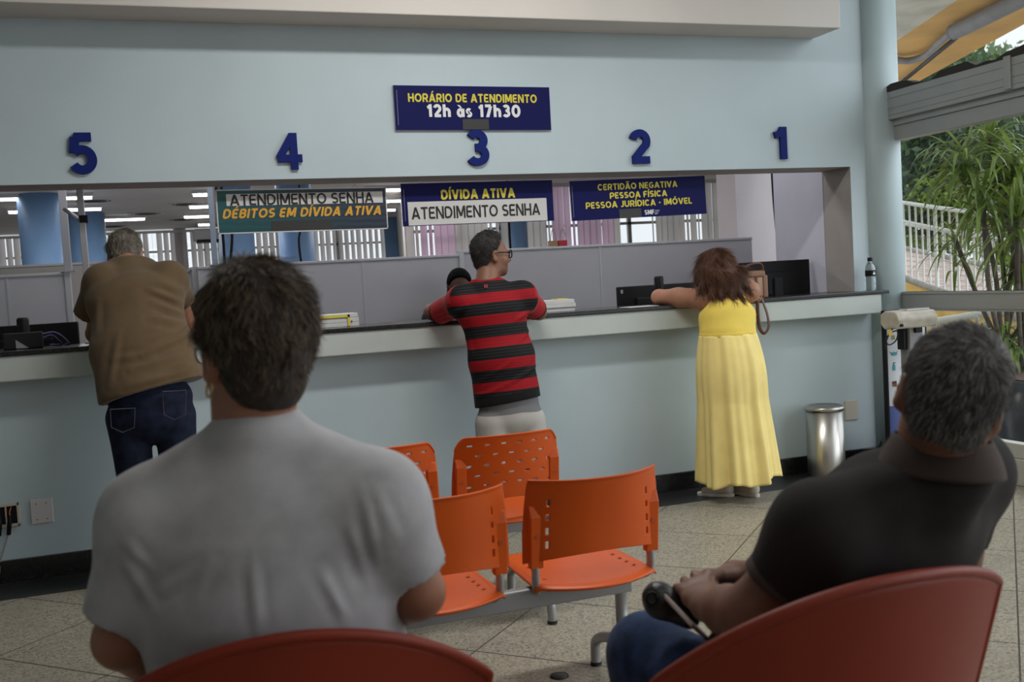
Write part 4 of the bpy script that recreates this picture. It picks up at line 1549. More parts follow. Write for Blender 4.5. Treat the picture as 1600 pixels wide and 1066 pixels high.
for x in (-.635, -.587):
    for z in (.306, .388):
        m = MB(); m.tube([(x, -.0108, z), (x, -.008, z)], .0032, 8); m.build('screw', M_dark2, t)
t = thing('socket_box', 'open beige socket box with black plugs low on the wall', 'socket', (-.77, 0, .345))
m = MB()
for q_ in ((-.842, -.715, .392, .406), (-.842, -.715, .286, .300), (-.842, -.830, .286, .406), (-.727, -.715, .286, .406), (-.782, -.775, .30, .392)):
    m.box(q_[0], q_[1], -.012, 0, q_[2], q_[3])
m.build('frame', M_beige, t, bevel=.002)
for x0, x1 in ((-.830, -.782), (-.775, -.727)):
    m = MB(); m.box(x0, x1, -.004, -.001, .30, .392); m.build('socket_recess', M_dark, t)
for k, x in enumerate((-.805, -.760)):
    m = MB(); m.tube(smooth_path([(x, -.008, .35), (x, -.035, .325), (x-.006, -.03, .285), (x-.012, -.02, .25)], 5), [.008]*6+[.011]*10, 10)
    pl = m.build('plug', M_dark, t)
    m = MB(); m.tube(smooth_path([(x-.012, -.02, .252), (x-.035, -.018, .19), (x-.06, -.015, .12), (x-.08, -.03, .03), (x-.12, -.05, .006)], 6), .0042, 8)
    m.build('cord', M_label if k else M_dark2, pl)
m = MB(); m.tube(smooth_path([(-.752, -.004, .385), (-.760, -.020, .36), (-.756, -.022, .335)], 5), .003, 8); m.build('orange_wire', mat('orange wire', (.5, .10, .02), rough=.5), t)

YK = -.34
a, b = at(1381.5, 487, Y=YK), at(1446, 479.5, Y=YK)
t = thing('health_totem', 'white standing totem with teal hygiene icons and blue foot by the column', 'totem', ((a[0]+b[0])/2, YK, 0))
zt = (a[2]+b[2])/2
M_tw = mat('white totem print', (.60, .62, .64), rough=.5)
M_tb = mat('blue totem print', (.05, .08, .26), rough=.5)
M_teal = mat('teal icon print', (.03, .28, .33), rough=.5)
zb = at(1400, 634, Y=YK)[2]
m = MB(); m.box(a[0]+.012, b[0]-.008, YK, YK+.03, zb, zt-.012); m.build('upper_panel', M_tw, t)
m = MB(); m.box(a[0]+.012, b[0]-.008, YK, YK+.03, .02, zb); m.build('lower_panel', M_tb, t)
m = MB()
m.box(a[0], a[0]+.013, YK-.004, YK+.034, 0, zt); m.box(b[0]-.009, b[0], YK-.004, YK+.034, 0, zt); m.box(a[0]+.013, b[0]-.009, YK-.004, YK+.034, zt-.012, zt)
m.box(a[0]-.03, b[0]+.03, YK-.03, YK+.12, 0, .02)
m.build('frame', M_dark, t, bevel=.002)
for k, (px, py, r0) in enumerate(((1397, 553, .019), (1415, 552, .019), (1397, 573, .016), (1398, 600, .016), (1414, 600, .016))):
    c = at(px, py, Y=YK-.002)
    m = MB()
    if k in (2,):
        m.box(c[0]-.010, c[0]+.010, YK-.003, YK-.0005, c[2]-.025, c[2]+.010); m.box(c[0]-.004, c[0]+.004, YK-.003, YK-.0005, c[2]+.010, c[2]+.026); m.box(c[0]-.004, c[0]+.014, YK-.003, YK-.0005, c[2]+.022, c[2]+.028)
    elif k < 2:
        m.prism([(r0*1.25*math.cos(q_), r0*.62*math.sin(q_)) for q_ in np.linspace(0, 2*math.pi, 18)[:-1]], frame((c[0], YK-.0005, c[2]), (1, 0, 0), (0, 0, 1)), .0025)
        for sx in (-1, 1):
            m.tube([(c[0]+sx*r0*1.2, YK-.002, c[2]+.004), (c[0]+sx*r0*1.5, YK-.002, c[2]+.016)], .0016, 6)
    else:
        for q_ in range(4):
            m.tube([(c[0]-.012+.008*q_, YK-.002, c[2]-.018), (c[0]-.014+.009*q_, YK-.002, c[2]+.018)], .003, 6)
    m.build('icon', M_teal if k < 3 else mat('brown icon print', (.25, .12, .08), rough=.5), t)

YD = -.52
a, b = at(1388, 486, Y=YD), at(1451, 482, Y=YD)
M_dev = mat('worn beige plastic', (.46, .42, .35), rough=.6, var=.15, vscale=20)
M_devp = mat('grey post paint', (.24, .24, .245), rough=.5)
c = at(1428, 560, Y=YD)
t = thing('sanitizer_stand', 'beige dispenser head on a grey post in front of the white totem', 'dispenser', (c[0], YD, 0))
zc = (a[2]+b[2])/2-.062
W = b[0]-a[0]
m = MB()
prof = [(-.07, -.05), (.05, -.055), (.085, -.02), (.08, .04), (.04, .062), (-.06, .055), (-.085, .01)]
m.prism(prof, frame((a[0], YD, zc), (0, 1, 0), (0, 0, 1)), W)
m.build('dispenser_head', M_dev, t, bevel=.012, bseg=3)
m = MB(); m.box(a[0]+.11, b[0]-.03, YD-.04, YD+.03, zc+.058, zc+.068); m.build('top_cover', mat('glossy clear cover', (.62, .62, .60), rough=.12), t)
m = MB(); m.tube([(a[0]+.03, YD-.087, zc-.028), (a[0]+.03, YD-.075, zc-.028)], .010, 12); m.build('nozzle', M_dark, t)
m = MB(); m.box(c[0]-.045, c[0]+.060, YD-.02, YD+.07, 0.03, zc-.045); m.build('post', M_devp, t, bevel=.006)
m = MB(); m.box(c[0]-.075, c[0]-.045, YD-.0, YD+.06, zc-.19, zc-.045); m.box(c[0]-.01, c[0]+.045, YD-.035, YD-.02, zc-.085, zc-.05); m.build('bracket', M_dark, t, bevel=.003)
m = MB(); m.box(c[0]-.14, c[0]+.16, YD-.13, YD+.10, 0, .03); m.build('base', M_devp, t, bevel=.004)
m = MB()
q = lambda px, py: at(px, py, Y=YD-.03)
m.tube(smooth_path([q(1396, 512), q(1388, 524), q(1384, 533), q(1390, 539), q(1400, 532), q(1404, 518)], 6), .0042, 8)
m.tube(smooth_path([q(1404, 516), q(1392, 520), q(1386, 530), q(1383, 545)], 6), .0042, 8)
m.build('loose_cable', M_dark, t)
m = MB(); p = q(1389, 520); m.box(p[0]-.014, p[0]+.012, YD-.045, YD-.04, p[2]-.016, p[2]+.016); m.build('yellow_tag', mat('yellow cable tag', (.65, .40, .03), rough=.6), t)
m = MB(); p = q(1393, 527); m.box(p[0]-.012, p[0]+.012, YD-.047, YD-.042, p[2]-.016, p[2]+.012); m.build('red_tag', mat('red and green cable tag', (.40, .12, .04), rough=.6, var=.8, vscale=40, color2=(.05, .2, .06)), t)
q = lambda px, py, Y=-.03: at(px, py, Y=Y)
for k, (lab, pp) in enumerate((('black cable hugging the wall from the totem down to the baseboard', [(1375, 492), (1376, 530), (1379, 570), (1386, 600), (1389, 608)]),
                               ('looped black cable trailing down the wall behind the steel bin', [(1391, 606), (1384, 612), (1383, 640), (1385, 665), (1377, 690), (1372, 702)]))):
    m = MB(); m.tube(smooth_path([q(*p_) for p_ in pp], 6), .006, 8)
    tag(m.build('wall_cable', M_dark), lab, 'cable', 'cables on the wall by the totem')
m = MB()
m.tube(smooth_path([(4.40, -.16, .012), (4.5, -.2, .012), (4.6, -.12, .012), (4.7, -.2, .012), (4.62, -.28, .012), (4.5, -.25, .012)], 6), .008, 8)
tag(m.build('floor_cable', M_dark), 'coil of black cable on the floor right of the steel bin', 'cable', 'cables on the wall by the totem')

c = at(874, 1057, Z=0)
t = thing('floor_disc', 'small dark round disc set in the terrazzo floor below the orange bench', 'floor disc', (c[0], c[1], 0))
m = MB(); m.lathe([(.0, .004), (.026, .004), (.028, .002), (.028, 0)], (0, 0, 0), 24); m.build('plate', mat('dull grey metal', (.07, .07, .07), rough=.5, metal=.5), t, world=False)
m = MB(); m.lathe([(.028, 0), (.032, .0035), (.034, 0)], (0, 0, 0), 24); m.build('ring', M_dark2, t, world=False)
# ------------------------------------------------------------------ smooth bodies: blended volumes turned into one continuous surface
def nrm(v):
    v = np.asarray(v, float)
    return v/(np.linalg.norm(v)+1e-12)


def fnoise(P, f, seed, n=7):
    r = np.random.RandomState(seed)
    out = 0
    for i in range(n):
        d = r.normal(size=3); d /= np.linalg.norm(d)
        out = out+np.sin(P @ d*f*r.uniform(.6, 1.5)+r.uniform(0, 6.28))
    return out/n


class Vol:
    def __init__(self, res=.008):
        self.res = res
        self.pr = []          # (fn, lo, hi, k, tag, op)

    def _add(self, fn, lo, hi, k, tag, op):
        self.pr.append((fn, np.asarray(lo, float), np.asarray(hi, float), k, tag, op))
        return self

    def cap(self, a, b, ra, rb=None, k=.03, tag=0, op='u', flat=False):
        a, b = np.asarray(a, float), np.asarray(b, float)
        rb = ra if rb is None else rb
        d = b-a
        L2 = float(d @ d)+1e-12

        def fn(X, Y, Z):
            t = ((X-a[0])*d[0]+(Y-a[1])*d[1]+(Z-a[2])*d[2])/L2
            t = np.clip(t, 0, 1)
            D = np.sqrt((X-a[0]-t*d[0])**2+(Y-a[1]-t*d[1])**2+(Z-a[2]-t*d[2])**2)-(ra+(rb-ra)*t)
            if flat:
                D = np.maximum(D, ((X-b[0])*d[0]+(Y-b[1])*d[1]+(Z-b[2])*d[2])/math.sqrt(L2))
            return D
        m = max(ra, rb)
        return self._add(fn, np.minimum(a, b)-m, np.maximum(a, b)+m, k, tag, op)

    def chain(self, pts, rr, k=.03, tag=0):
        for i in range(len(pts)-1):
            self.cap(pts[i], pts[i+1], rr[i], rr[i+1], k, tag)
        return self

    def ell(self, c, r, ax=None, k=.03, tag=0, op='u'):
        c, r = np.asarray(c, float), np.asarray(r, float)
        A = np.eye(3) if ax is None else np.array([nrm(v) for v in ax])
        m = r.min()
        ext = np.abs(A.T) @ r

        def fn(X, Y, Z):
            dx, dy, dz = X-c[0], Y-c[1], Z-c[2]
            q = [(dx*A[i, 0]+dy*A[i, 1]+dz*A[i, 2])/r[i] for i in range(3)]
            k0 = np.sqrt(q[0]**2+q[1]**2+q[2]**2)
            k1 = np.sqrt((q[0]/r[0])**2+(q[1]/r[1])**2+(q[2]/r[2])**2)+1e-9
            return np.where(k0 > .05, k0*(k0-1)/k1, -m)
        return self._add(fn, c-ext, c+ext, k, tag, op)

    def ecap(self, a, b, wa, wb, side, k=.04, tag=0, op='u', p=2.0):
        """Elliptical limb from a to b; wa, wb = (half width along side, half depth)."""
        a, b = np.asarray(a, float), np.asarray(b, float)
        d = b-a
        L = np.linalg.norm(d)
        u = d/L
        s = nrm(np.asarray(side, float)-u*(np.asarray(side, float) @ u))
        v = np.cross(u, s)

        def fn(X, Y, Z):
            dx, dy, dz = X-a[0], Y-a[1], Z-a[2]
            h = dx*u[0]+dy*u[1]+dz*u[2]
            t = np.clip(h/L, 0, 1)
            hx = h-t*L
            w = wa[0]+(wb[0]-wa[0])*t
            e = wa[1]+(wb[1]-wa[1])*t
            m = np.minimum(w, e)
            qs = (dx*s[0]+dy*s[1]+dz*s[2])/w
            qv = (dx*v[0]+dy*v[1]+dz*v[2])/e
            qh = hx/m
            if p == 2.0:
                q = np.sqrt(qs**2+qv**2+qh**2)
            else:
                q = (np.abs(qs)**p+np.abs(qv)**p+np.abs(qh)**p)**(1/p)
            g = np.sqrt((qs/w)**2+(qv/e)**2+(qh/m)**2)/(q+1e-9)
            return np.where(q > .05, (q-1)/(g+1e-6)*np.where(q > .05, 1, 1), -m) if p == 2.0 else (q-1)*m
        M = max(wa+wb)
        return self._add(fn, np.minimum(a, b)-M, np.maximum(a, b)+M, k, tag, op)

    def cut(self, c, n):
        """Keep what lies on the side of the plane that n points away from."""
        c, n = np.asarray(c, float), nrm(n)

        def fn(X, Y, Z):
            return (X-c[0])*n[0]+(Y-c[1])*n[1]+(Z-c[2])*n[2]
        return self._add(fn, None, None, .004, 0, 'c') if False else self.pr.append((fn, None, None, .006, 0, 'c'))

    def field(self):
        us = [p for p in self.pr if p[5] == 'u']
        pad = .03
        lo = np.min([p[1] for p in us], 0)-pad
        hi = np.max([p[2] for p in us], 0)+pad
        n = np.ceil((hi-lo)/self.res).astype(int)+1
        ax = [lo[i]+self.res*np.arange(n[i]) for i in range(3)]
        D = np.full(tuple(n), .5, np.float32)
        for fn, a, b, k, tag, op in self.pr:
            if a is None:
                i0, i1 = np.zeros(3, int), n
            else:
                mg = .05+k
                i0 = np.maximum(0, np.floor((a-mg-lo)/self.res).astype(int))
                i1 = np.minimum(n, np.ceil((b+mg-lo)/self.res).astype(int)+1)
                if np.any(i1 <= i0):
                    continue
            sl = tuple(slice(i0[i], i1[i]) for i in range(3))
            X = ax[0][sl[0]][:, None, None]; Y = ax[1][sl[1]][None, :, None]; Z = ax[2][sl[2]][None, None, :]
            d = fn(X, Y, Z).astype(np.float32)
            A = D[sl]
            if op == 'u':
                h = np.clip(.5+.5*(A-d)/k, 0, 1)
                D[sl] = A+(d-A)*h-k*h*(1-h)
            else:
                e = -d if op == 's' else d
                h = np.clip(.5+.5*(e-A)/k, 0, 1)
                D[sl] = A+(e-A)*h+k*h*(1-h)
        return D, lo, ax

    def mesh(self, wrinkle=None):
        D, lo, ax = self.field()
        S = D < 0
        c = [S[i:S.shape[0]-1+i, j:S.shape[1]-1+j, k:S.shape[2]-1+k] for i in (0, 1) for j in (0, 1) for k in (0, 1)]
        cnt = sum(x.astype(np.uint8) for x in c)
        mixed = (cnt > 0) & (cnt < 8)
        idx = np.argwhere(mixed)
        N = len(idx)
        vid = np.full(mixed.shape, -1, np.int32)
        vid[mixed] = np.arange(N)
        acc = np.zeros((N, 3)); ct = np.zeros(N)
        cor = [(i, j, k) for i in (0, 1) for j in (0, 1) for k in (0, 1)]
        val = {q: D[idx[:, 0]+q[0], idx[:, 1]+q[1], idx[:, 2]+q[2]] for q in cor}
        for q in cor:
            for a in range(3):
                if q[a] == 0:
                    r = list(q); r[a] = 1; r = tuple(r)
                    v0, v1 = val[q], val[r]
                    m = (v0 < 0) != (v1 < 0)
                    t = np.where(m, v0/(v0-v1+1e-12), 0)
                    p = np.zeros((N, 3)); p[:] = q
                    p[:, a] = t
                    acc += np.where(m[:, None], p, 0); ct += m
        V = lo+(idx+acc/ct[:, None])*self.res
        F = []
        for a in range(3):
            o1, o2 = [x for x in range(3) if x != a]
            s0 = [slice(None)]*3; s1 = [slice(None)]*3
            s0[a] = slice(0, -1); s1[a] = slice(1, None)
            A, B_ = S[tuple(s0)], S[tuple(s1)]
            e = np.argwhere(A != B_)
            e = e[(e[:, o1] > 0) & (e[:, o2] > 0) & (e[:, o1] < S.shape[o1]-1) & (e[:, o2] < S.shape[o2]-1)]
            if not len(e):
                continue
            ins = A[e[:, 0], e[:, 1], e[:, 2]]
            q = []
            for (d1, d2) in ((-1, -1), (0, -1), (0, 0), (-1, 0)):
                t = e.copy(); t[:, o1] += d1; t[:, o2] += d2
                q.append(vid[t[:, 0], t[:, 1], t[:, 2]])
            q = np.stack(q, 1)
            flip = ins if a != 1 else ~ins
            q[~flip] = q[~flip][:, ::-1]
            F.append(q)
        F = np.concatenate(F)
        F = F[(F >= 0).all(1)]
        T0, T1, T2, T3 = V[F[:, 0]], V[F[:, 1]], V[F[:, 2]], V[F[:, 3]]
        if ((np.cross(T1, T2)*T0).sum()+(np.cross(T2, T3)*T0).sum()) < 0:
            F = F[:, ::-1].copy()
        # smooth the stair steps a little
        for it in range(2):
            s = np.zeros_like(V); k = np.zeros(len(V))
            for i in range(4):
                for j in (1, 3):
                    np.add.at(s, F[:, i], V[F[:, (i+j) % 4]]); np.add.at(k, F[:, i], 1)
            V = V*.55+.45*s/np.maximum(k, 1)[:, None]
        if wrinkle is not None:
            fn_ = np.cross(V[F[:, 2]]-V[F[:, 0]], V[F[:, 3]]-V[F[:, 1]])
            nn = np.zeros_like(V)
            for i in range(4):
                np.add.at(nn, F[:, i], fn_)
            nn /= np.linalg.norm(nn, axis=1)[:, None]+1e-12
            V = V+nn*wrinkle(V, nn)[:, None]
        return V, F

    def tags(self, C):
        best, bt = np.full(len(C), 9.0), np.zeros(len(C), int)
        for fn, a, b, k, tag, op in self.pr:
            if op != 'u':
                continue
            d = fn(C[:, 0], C[:, 1], C[:, 2])
            m = d < best
            best[m] = d[m]; bt[m] = tag
        return bt

    def build(self, name, mats, parent, wrinkle=None, pick=None):
        V, F = self.mesh(wrinkle)
        off = ROOT.get(parent.name, np.zeros(3))
        me = bpy.data.meshes.new(name)
        me.vertices.add(len(V)); me.vertices.foreach_set('co', (V-off).ravel())
        me.loops.add(len(F)*4); me.loops.foreach_set('vertex_index', F.ravel().astype(np.int32))
        me.polygons.add(len(F))
        me.polygons.foreach_set('loop_start', np.arange(len(F), dtype=np.int32)*4)
        me.polygons.foreach_set('use_smooth', np.ones(len(F), bool))
        if not isinstance(mats, (list, tuple)):
            mats = [mats]
        for m in mats:
            me.materials.append(m)
        if len(mats) > 1:
            C = V[F].mean(1)
            tg = self.tags(C) if pick is None else pick(C, self)
            me.polygons.foreach_set('material_index', tg.astype(np.int32))
        me.update(calc_edges=True)
        me.validate()
        o = bpy.data.objects.new(name, me)
        COL.objects.link(o)
        o.parent = parent
        ROOT[o.name] = off
        self.V, self.F = V, F
        return o


class Head:
    """Local head frame: side r, forward f, up u, origin between the ears."""

    def __init__(self, c, f, u, s=1.0):
        self.c = np.asarray(c, float)
        self.f = nrm(f)
        u = np.asarray(u, float)
        self.u = nrm(u-self.f*(u @ self.f))
        self.r = np.cross(self.f, self.u)
        self.s = s
        self.ax = (self.r, self.f, self.u)

    def p(self, x, y, z):
        return self.c+self.s*(x*self.r+y*self.f+z*self.u)

    def loc(self, P):
        d = (P-self.c)/self.s
        return np.stack([d @ self.r, d @ self.f, d @ self.u], -1)

    def into(self, v, neck, rn=.058, nb=.066, wide=1.0, ears=True):
        S = self.s
        e = lambda c, r, k=.03, op='u', ax=None: v.ell(self.p(*c), np.array(r)*S, ax or self.ax, k*S, 0, op)
        e((0, -.014, .030), (.076*wide, .095, .090))
        e((0, .030, -.030), (.062*wide, .066, .086), .035)
        e((0, .040, -.076), (.050*wide, .046, .036), .03)
        e((0, .074, -.096), (.022, .016, .016), .025)
        for sx in (-1, 1):
            e((sx*.040*wide, .058, -.028), (.024, .024, .024), .025)
            e((sx*.030, .084, .018), (.024, .012, .010), .016)
        v.cap(self.p(0, .090, .006), self.p(0, .111, -.028), .0085*S, .0125*S, .014*S)
        for sx in (-1, 1):
            e((sx*.011, .100, -.033), (.009, .011, .008), .008)
            e((sx*.031, .098, .004), (.0165, .013, .0105), .010, 's')
            e((sx*.031, .0795, .003), (.0135, .0125, .0125), .004)
        e((0, .088, -.0605), (.024, .010, .0055), .007)
        e((0, .086, -.0700), (.021, .010, .0065), .007)
        e((0, .100, -.0652), (.026, .006, .0018), .003, 's')
        if ears:
            for sx in (-1, 1):
                rr = nrm(self.r*sx*.92-self.f*.38)
                ff = nrm(np.cross(self.u, rr))
                ax = (rr, ff, self.u)
                e((sx*.083*wide, -.012, -.008), (.0085, .0195, .031), .010, 'u', ax)
                e((sx*.080*wide, -.006, -.034), (.0085, .011, .012), .008, 'u', ax)
                e((sx*.0905*wide, -.007, -.008), (.007, .010, .019), .006, 's', ax)
        v.cap(self.p(0, -.020, -.045), neck+self.f*.012, rn*S, nb*S, .035)
        return self

    def hair(self, root, m, grow=.012, front=.040, nape=-.085, side=-.03, res=.006, amp=.004, freq=60, name='hair', wide=1.0, top=0.0, seed=1, flat=None):
        v = Vol(res)
        S = self.s
        v.ell(self.p(0, -.014, .030+top*.5), np.array((.076*wide+grow, .095+grow, .090+grow+top*.5))*S, self.ax, .02)
        v.ell(self.p(0, -.038, -.045), np.array((.060*wide+grow*.25, .052+grow*.4, .062))*S, self.ax, .03)
        v.cut(self.p(0, front, .09), self.f*.86-self.u*.50)         # forehead line
        v.cut(self.p(0, -.03, nape), -self.u+self.f*.12)            # nape
        v.cut(self.p(0, .010, side), self.f*.80-self.u*.60)         # in front of the ears
        for sx in (-1, 1):
            v.ell(self.p(sx*.088*wide, .0, -.016), np.array((.035, .032, .044))*S, self.ax, .010, 0, 's')
        rr = self.ax
        o = v.build(name, m, root, wrinkle=lambda P, n: amp*fnoise(P*1.0, freq, seed)+amp*.6*fnoise(P, freq*2.3, seed+1))
        return o, v


def strands(name, parent, V, F, n, length, comb, m, radius=.0005, npts=6, seed=0, lift=.35, wave=.25, keep=None, jitter=.5, clump=0.0):
    """Hair strands rooted on a cap surface; comb(P, N) gives the lie of the hair."""
    r = np.random.RandomState(seed)
    A = np.linalg.norm(np.cross(V[F[:, 1]]-V[F[:, 0]], V[F[:, 3]]-V[F[:, 0]]), axis=1)
    fi = r.choice(len(F), n, p=A/A.sum())
    u, w = r.rand(n, 1), r.rand(n, 1)
    P = (V[F[fi, 0]]*(1-u)+V[F[fi, 1]]*u)*(1-w)+(V[F[fi, 3]]*(1-u)+V[F[fi, 2]]*u)*w
    N = np.cross(V[F[fi, 2]]-V[F[fi, 0]], V[F[fi, 3]]-V[F[fi, 1]])
    N /= np.linalg.norm(N, axis=1)[:, None]+1e-12
    if keep is not None:
        k = keep(P)
        P, N = P[k], N[k]
        n = len(P)
    d = comb(P, N)
    d = d-N*(d*N).sum(1)[:, None]
    d /= np.linalg.norm(d, axis=1)[:, None]+1e-9
    L = (length(P) if callable(length) else length*np.ones(n))[:, None]*r.uniform(.55, 1.25, n)[:, None]
    if clump:
        jit = np.stack([fnoise(P, 120, seed+10+i) for i in range(3)], 1)*clump+r.normal(size=(n, 3))*jitter*.35
    else:
        jit = r.normal(size=(n, 3))*jitter*.35
    dirs = d+jit+N*lift
    dirs /= np.linalg.norm(dirs, axis=1)[:, None]
    pts = np.empty((n, npts, 3))
    p = P-N*.002
    ph = r.uniform(0, 6.28, n)[:, None]
    sd = np.cross(dirs, N)
    for i in range(npts):
        pts[:, i] = p
        t = i/(npts-1)
        dd = dirs*(1-.5*t)+d*(.6*t)-N*(lift*.9*t)+sd*wave*np.sin(ph+t*5)
        dd /= np.linalg.norm(dd, axis=1)[:, None]
        p = p+dd*L/(npts-1)
    return curves_obj(name, parent, pts, m, radius)


def curves_obj(name, parent, pts, m, radius):
    n, k, _ = pts.shape
    off = ROOT.get(parent.name, np.zeros(3))
    hc = bpy.data.hair_curves.new(name)
    hc.add_curves([k]*n)
    hc.attributes['position'].data.foreach_set('vector', (pts-off).astype(np.float32).ravel())
    at_ = hc.attributes.get('radius') or hc.attributes.new('radius', 'FLOAT', 'POINT')
    rad = np.tile(radius*np.linspace(1, .35, k), n)
    at_.data.foreach_set('value', rad.astype(np.float32))
    hc.materials.append(m)
    o = bpy.data.objects.new(name, hc)
    COL.objects.link(o)
    o.parent = parent
    ROOT[o.name] = off
    return o


def hair_mat(name, dark, light, rough=.45, mixp=.5):
    m = bpy.data.materials.new(name)
    m.use_nodes = True
    T = NT(m)
    hi = T.n('ShaderNodeHairInfo')
    r = T.n('ShaderNodeValToRGB')
    r.color_ramp.elements[0].position = mixp-.25
    r.color_ramp.elements[1].position = min(1, mixp+.35)
    r.color_ramp.elements[0].color = (*dark, 1)
    r.color_ramp.elements[1].color = (*light, 1)
    T.link(hi.outputs['Random'], r.inputs['Fac'])
    T.link(r.outputs['Color'], T.b.inputs['Base Color'])
    T.b.inputs['Roughness'].default_value = rough
    T.b.inputs['Specular IOR Level'].default_value = .35
    return m


def hand(v, wrist, d, n, side, curls, s=1.0, thumb=(.7, .55, .15), tag=0, spread=.10, pinch=None):
    """Palm and five fingers. d: towards the fingers, n: way the palm faces, side: +1 if the thumb lies along d x n."""
    d = nrm(d); n = nrm(np.asarray(n)-d*(np.asarray(n) @ d))
    l = np.cross(d, n)*side
    w = np.asarray(wrist, float)
    v.ecap(w, w+d*.045*s, (.027*s, .019*s), (.036*s, .016*s), l, .02*s, tag)
    v.ecap(w+d*.040*s, w+d*.088*s, (.037*s, .016*s), (.040*s, .0135*s), l, .02*s, tag)
    offs = (.030, .0105, -.0095, -.0285)
    lens = (.072, .080, .074, .058)
    rad = (.0090, .0092, .0087, .0077)
    for i in range(4):
        base = w+d*(.088-.006*abs(i-1.2))*s+l*offs[i]*s-n*.002*s
        dd = nrm(d+l*spread*(1.2-i)*.8)
        p = base
        c = curls[i] if hasattr(curls[0], '__len__') is False else curls[i]
        angs = c if hasattr(c, '__len__') else (c*.8, c, c*.7)
        cur = dd
        for q, fr in enumerate((.46, .30, .24)):
            a = angs[q]
            ax = np.cross(cur, n)
            ax = nrm(np.cross(dd, n))
            cs, sn = math.cos(a), math.sin(a)
            cur = cur*cs+np.cross(ax, cur)*sn+ax*(ax @ cur)*(1-cs)
            r0 = rad[i]*s*(1-.10*q)
            e = p+cur*lens[i]*fr*s
            v.cap(p, e, r0*1.04, r0*.93, .006*s if q else .012*s, tag)
            p = e
    tb = w+d*.028*s+l*.026*s+n*.004*s
    td = nrm(l*thumb[0]+d*thumb[1]+n*thumb[2])
    t2 = nrm(td*.75+d*.6)
    v.cap(tb-td*.01*s, tb+td*.034*s, .0135*s, .0112*s, .014*s, tag)
    v.cap(tb+td*.034*s, tb+td*.034*s+t2*.030*s, .0110*s, .0088*s, .006*s, tag)
    return v


def sleeve(v, a, b, ra, rb, k=.04, tag=1, depth=.035):
    """Short sleeve with an open end at b."""
    a, b = np.asarray(a, float), np.asarray(b, float)
    u = nrm(b-a)
    v.cap(a, b, ra, rb, k, tag, 'u', True)
    v.cap(b-u*depth, b+u*.03, rb-.009, rb-.007, .006, tag, 's')


def glasses(root, H, m, lensm, temple=True, w=.030, h=.021, y=.110, thick=1.0):
    g = MB()
    for sx in (-1, 1):
        ring = [H.p(sx*.034+w*math.copysign(abs(math.cos(a))**.75, math.cos(a)), y-.012*abs(sx*.034+w*math.cos(a))/.06, .004+h*math.copysign(abs(math.sin(a))**.8, math.sin(a))) for a in np.linspace(0, 2*math.pi, 25)]
        g.tube(ring, .0019*thick, 6, caps=False)
        if temple:
            g.tube([H.p(sx*.064, y-.012, .012), H.p(sx*.072, y-.035, .012), H.p(sx*.0825, .012, .010), H.p(sx*.0835, -.015, .002), H.p(sx*.082, -.030, -.018)], .0020*thick, 6)
    g.tube([H.p(-.007, y, .008), H.p(0, y+.004, .011), H.p(.007, y, .008)], .0018, 6)
    fr = g.build('glasses', m, root)
    g = MB()
    for sx in (-1, 1):
        c = [H.p(sx*.034+w*math.cos(a), y-.0125, .004+h*math.sin(a)) for a in np.linspace(0, 2*math.pi, 17)[:-1]]
        g.add(c, [tuple(range(16))])
    g.build('lens', lensm, fr)
    return fr


def eyes(root, H, iris=(.03, .015, .008)):
    for sx in (-1, 1):
        e = MB()
        c = H.p(sx*.031, .0815, .003)
        n, k = 10, 14
        vs, fs = [], []
        for i in range(n+1):
            th = math.pi*i/n
            for j in range(k):
                ph = 2*math.pi*j/k
                l = (math.sin(th)*math.cos(ph), math.cos(th), math.sin(th)*math.sin(ph))
                vs.append(c+.0118*H.s*(l[0]*H.r+l[1]*H.f+l[2]*H.u))
        mi = []
        for i in range(n):
            for j in range(k):
                fs.append((i*k+j, i*k+(j+1) % k, (i+1)*k+(j+1) % k, (i+1)*k+j))
        e.add(vs, fs, 0, True)
        e.m = [1 if q//k < 2 else 0 for q in range(len(fs))]
        e.build('eye', [mat('eye white', (.6, .57, .53), rough=.3), mat('dark iris', iris, rough=.25)], root)


def shoe(root, heel, toe, m_up, m_sole, name='shoe', w=.045, h=.075):
    heel, toe = np.array(heel, float), np.array(toe, float)
    d = nrm(toe-heel)
    L = np.linalg.norm(toe-heel)
    s = np.cross(d, [0, 0, 1.0])
    v = Vol(.006)
    up = np.array([0, 0, 1.0])
    v.ecap(heel+d*.04+up*.045, heel+d*.09+up*.05, (w*.82, .035), (w*.80, .04), s, .02)
    v.ecap(heel+d*.08+up*.040, toe-d*.05+up*.030, (w*.82, .035), (w, .022), s, .03)
    v.cap(heel+d*.05+up*.05, heel+d*.055+up*(h+.02), .038, .036, .02, 0, 'u', True)
    v.cut(heel+up*.018, -up)
    o = v.build(name, m_up, root)
    b = MB()
    n = 28
    ring = []
    for i in range(n):
        a = 2*math.pi*i/n
        x = math.cos(a); y = math.sin(a)
        wid = w*(1.02 if x > 0 else .86)
        ring.append(heel+d*(L/2+x*L/2)+s*wid*math.copysign(abs(y)**.7, y))
    vs = [r+up*z for z in (.0, .022) for r in ring]
    b.add(vs, [tuple(reversed(range(n))), tuple(range(n, 2*n))]+[(i, (i+1) % n, n+(i+1) % n, n+i) for i in range(n)])
    b.build('sole', m_sole, o, bevel=.004)
    return o


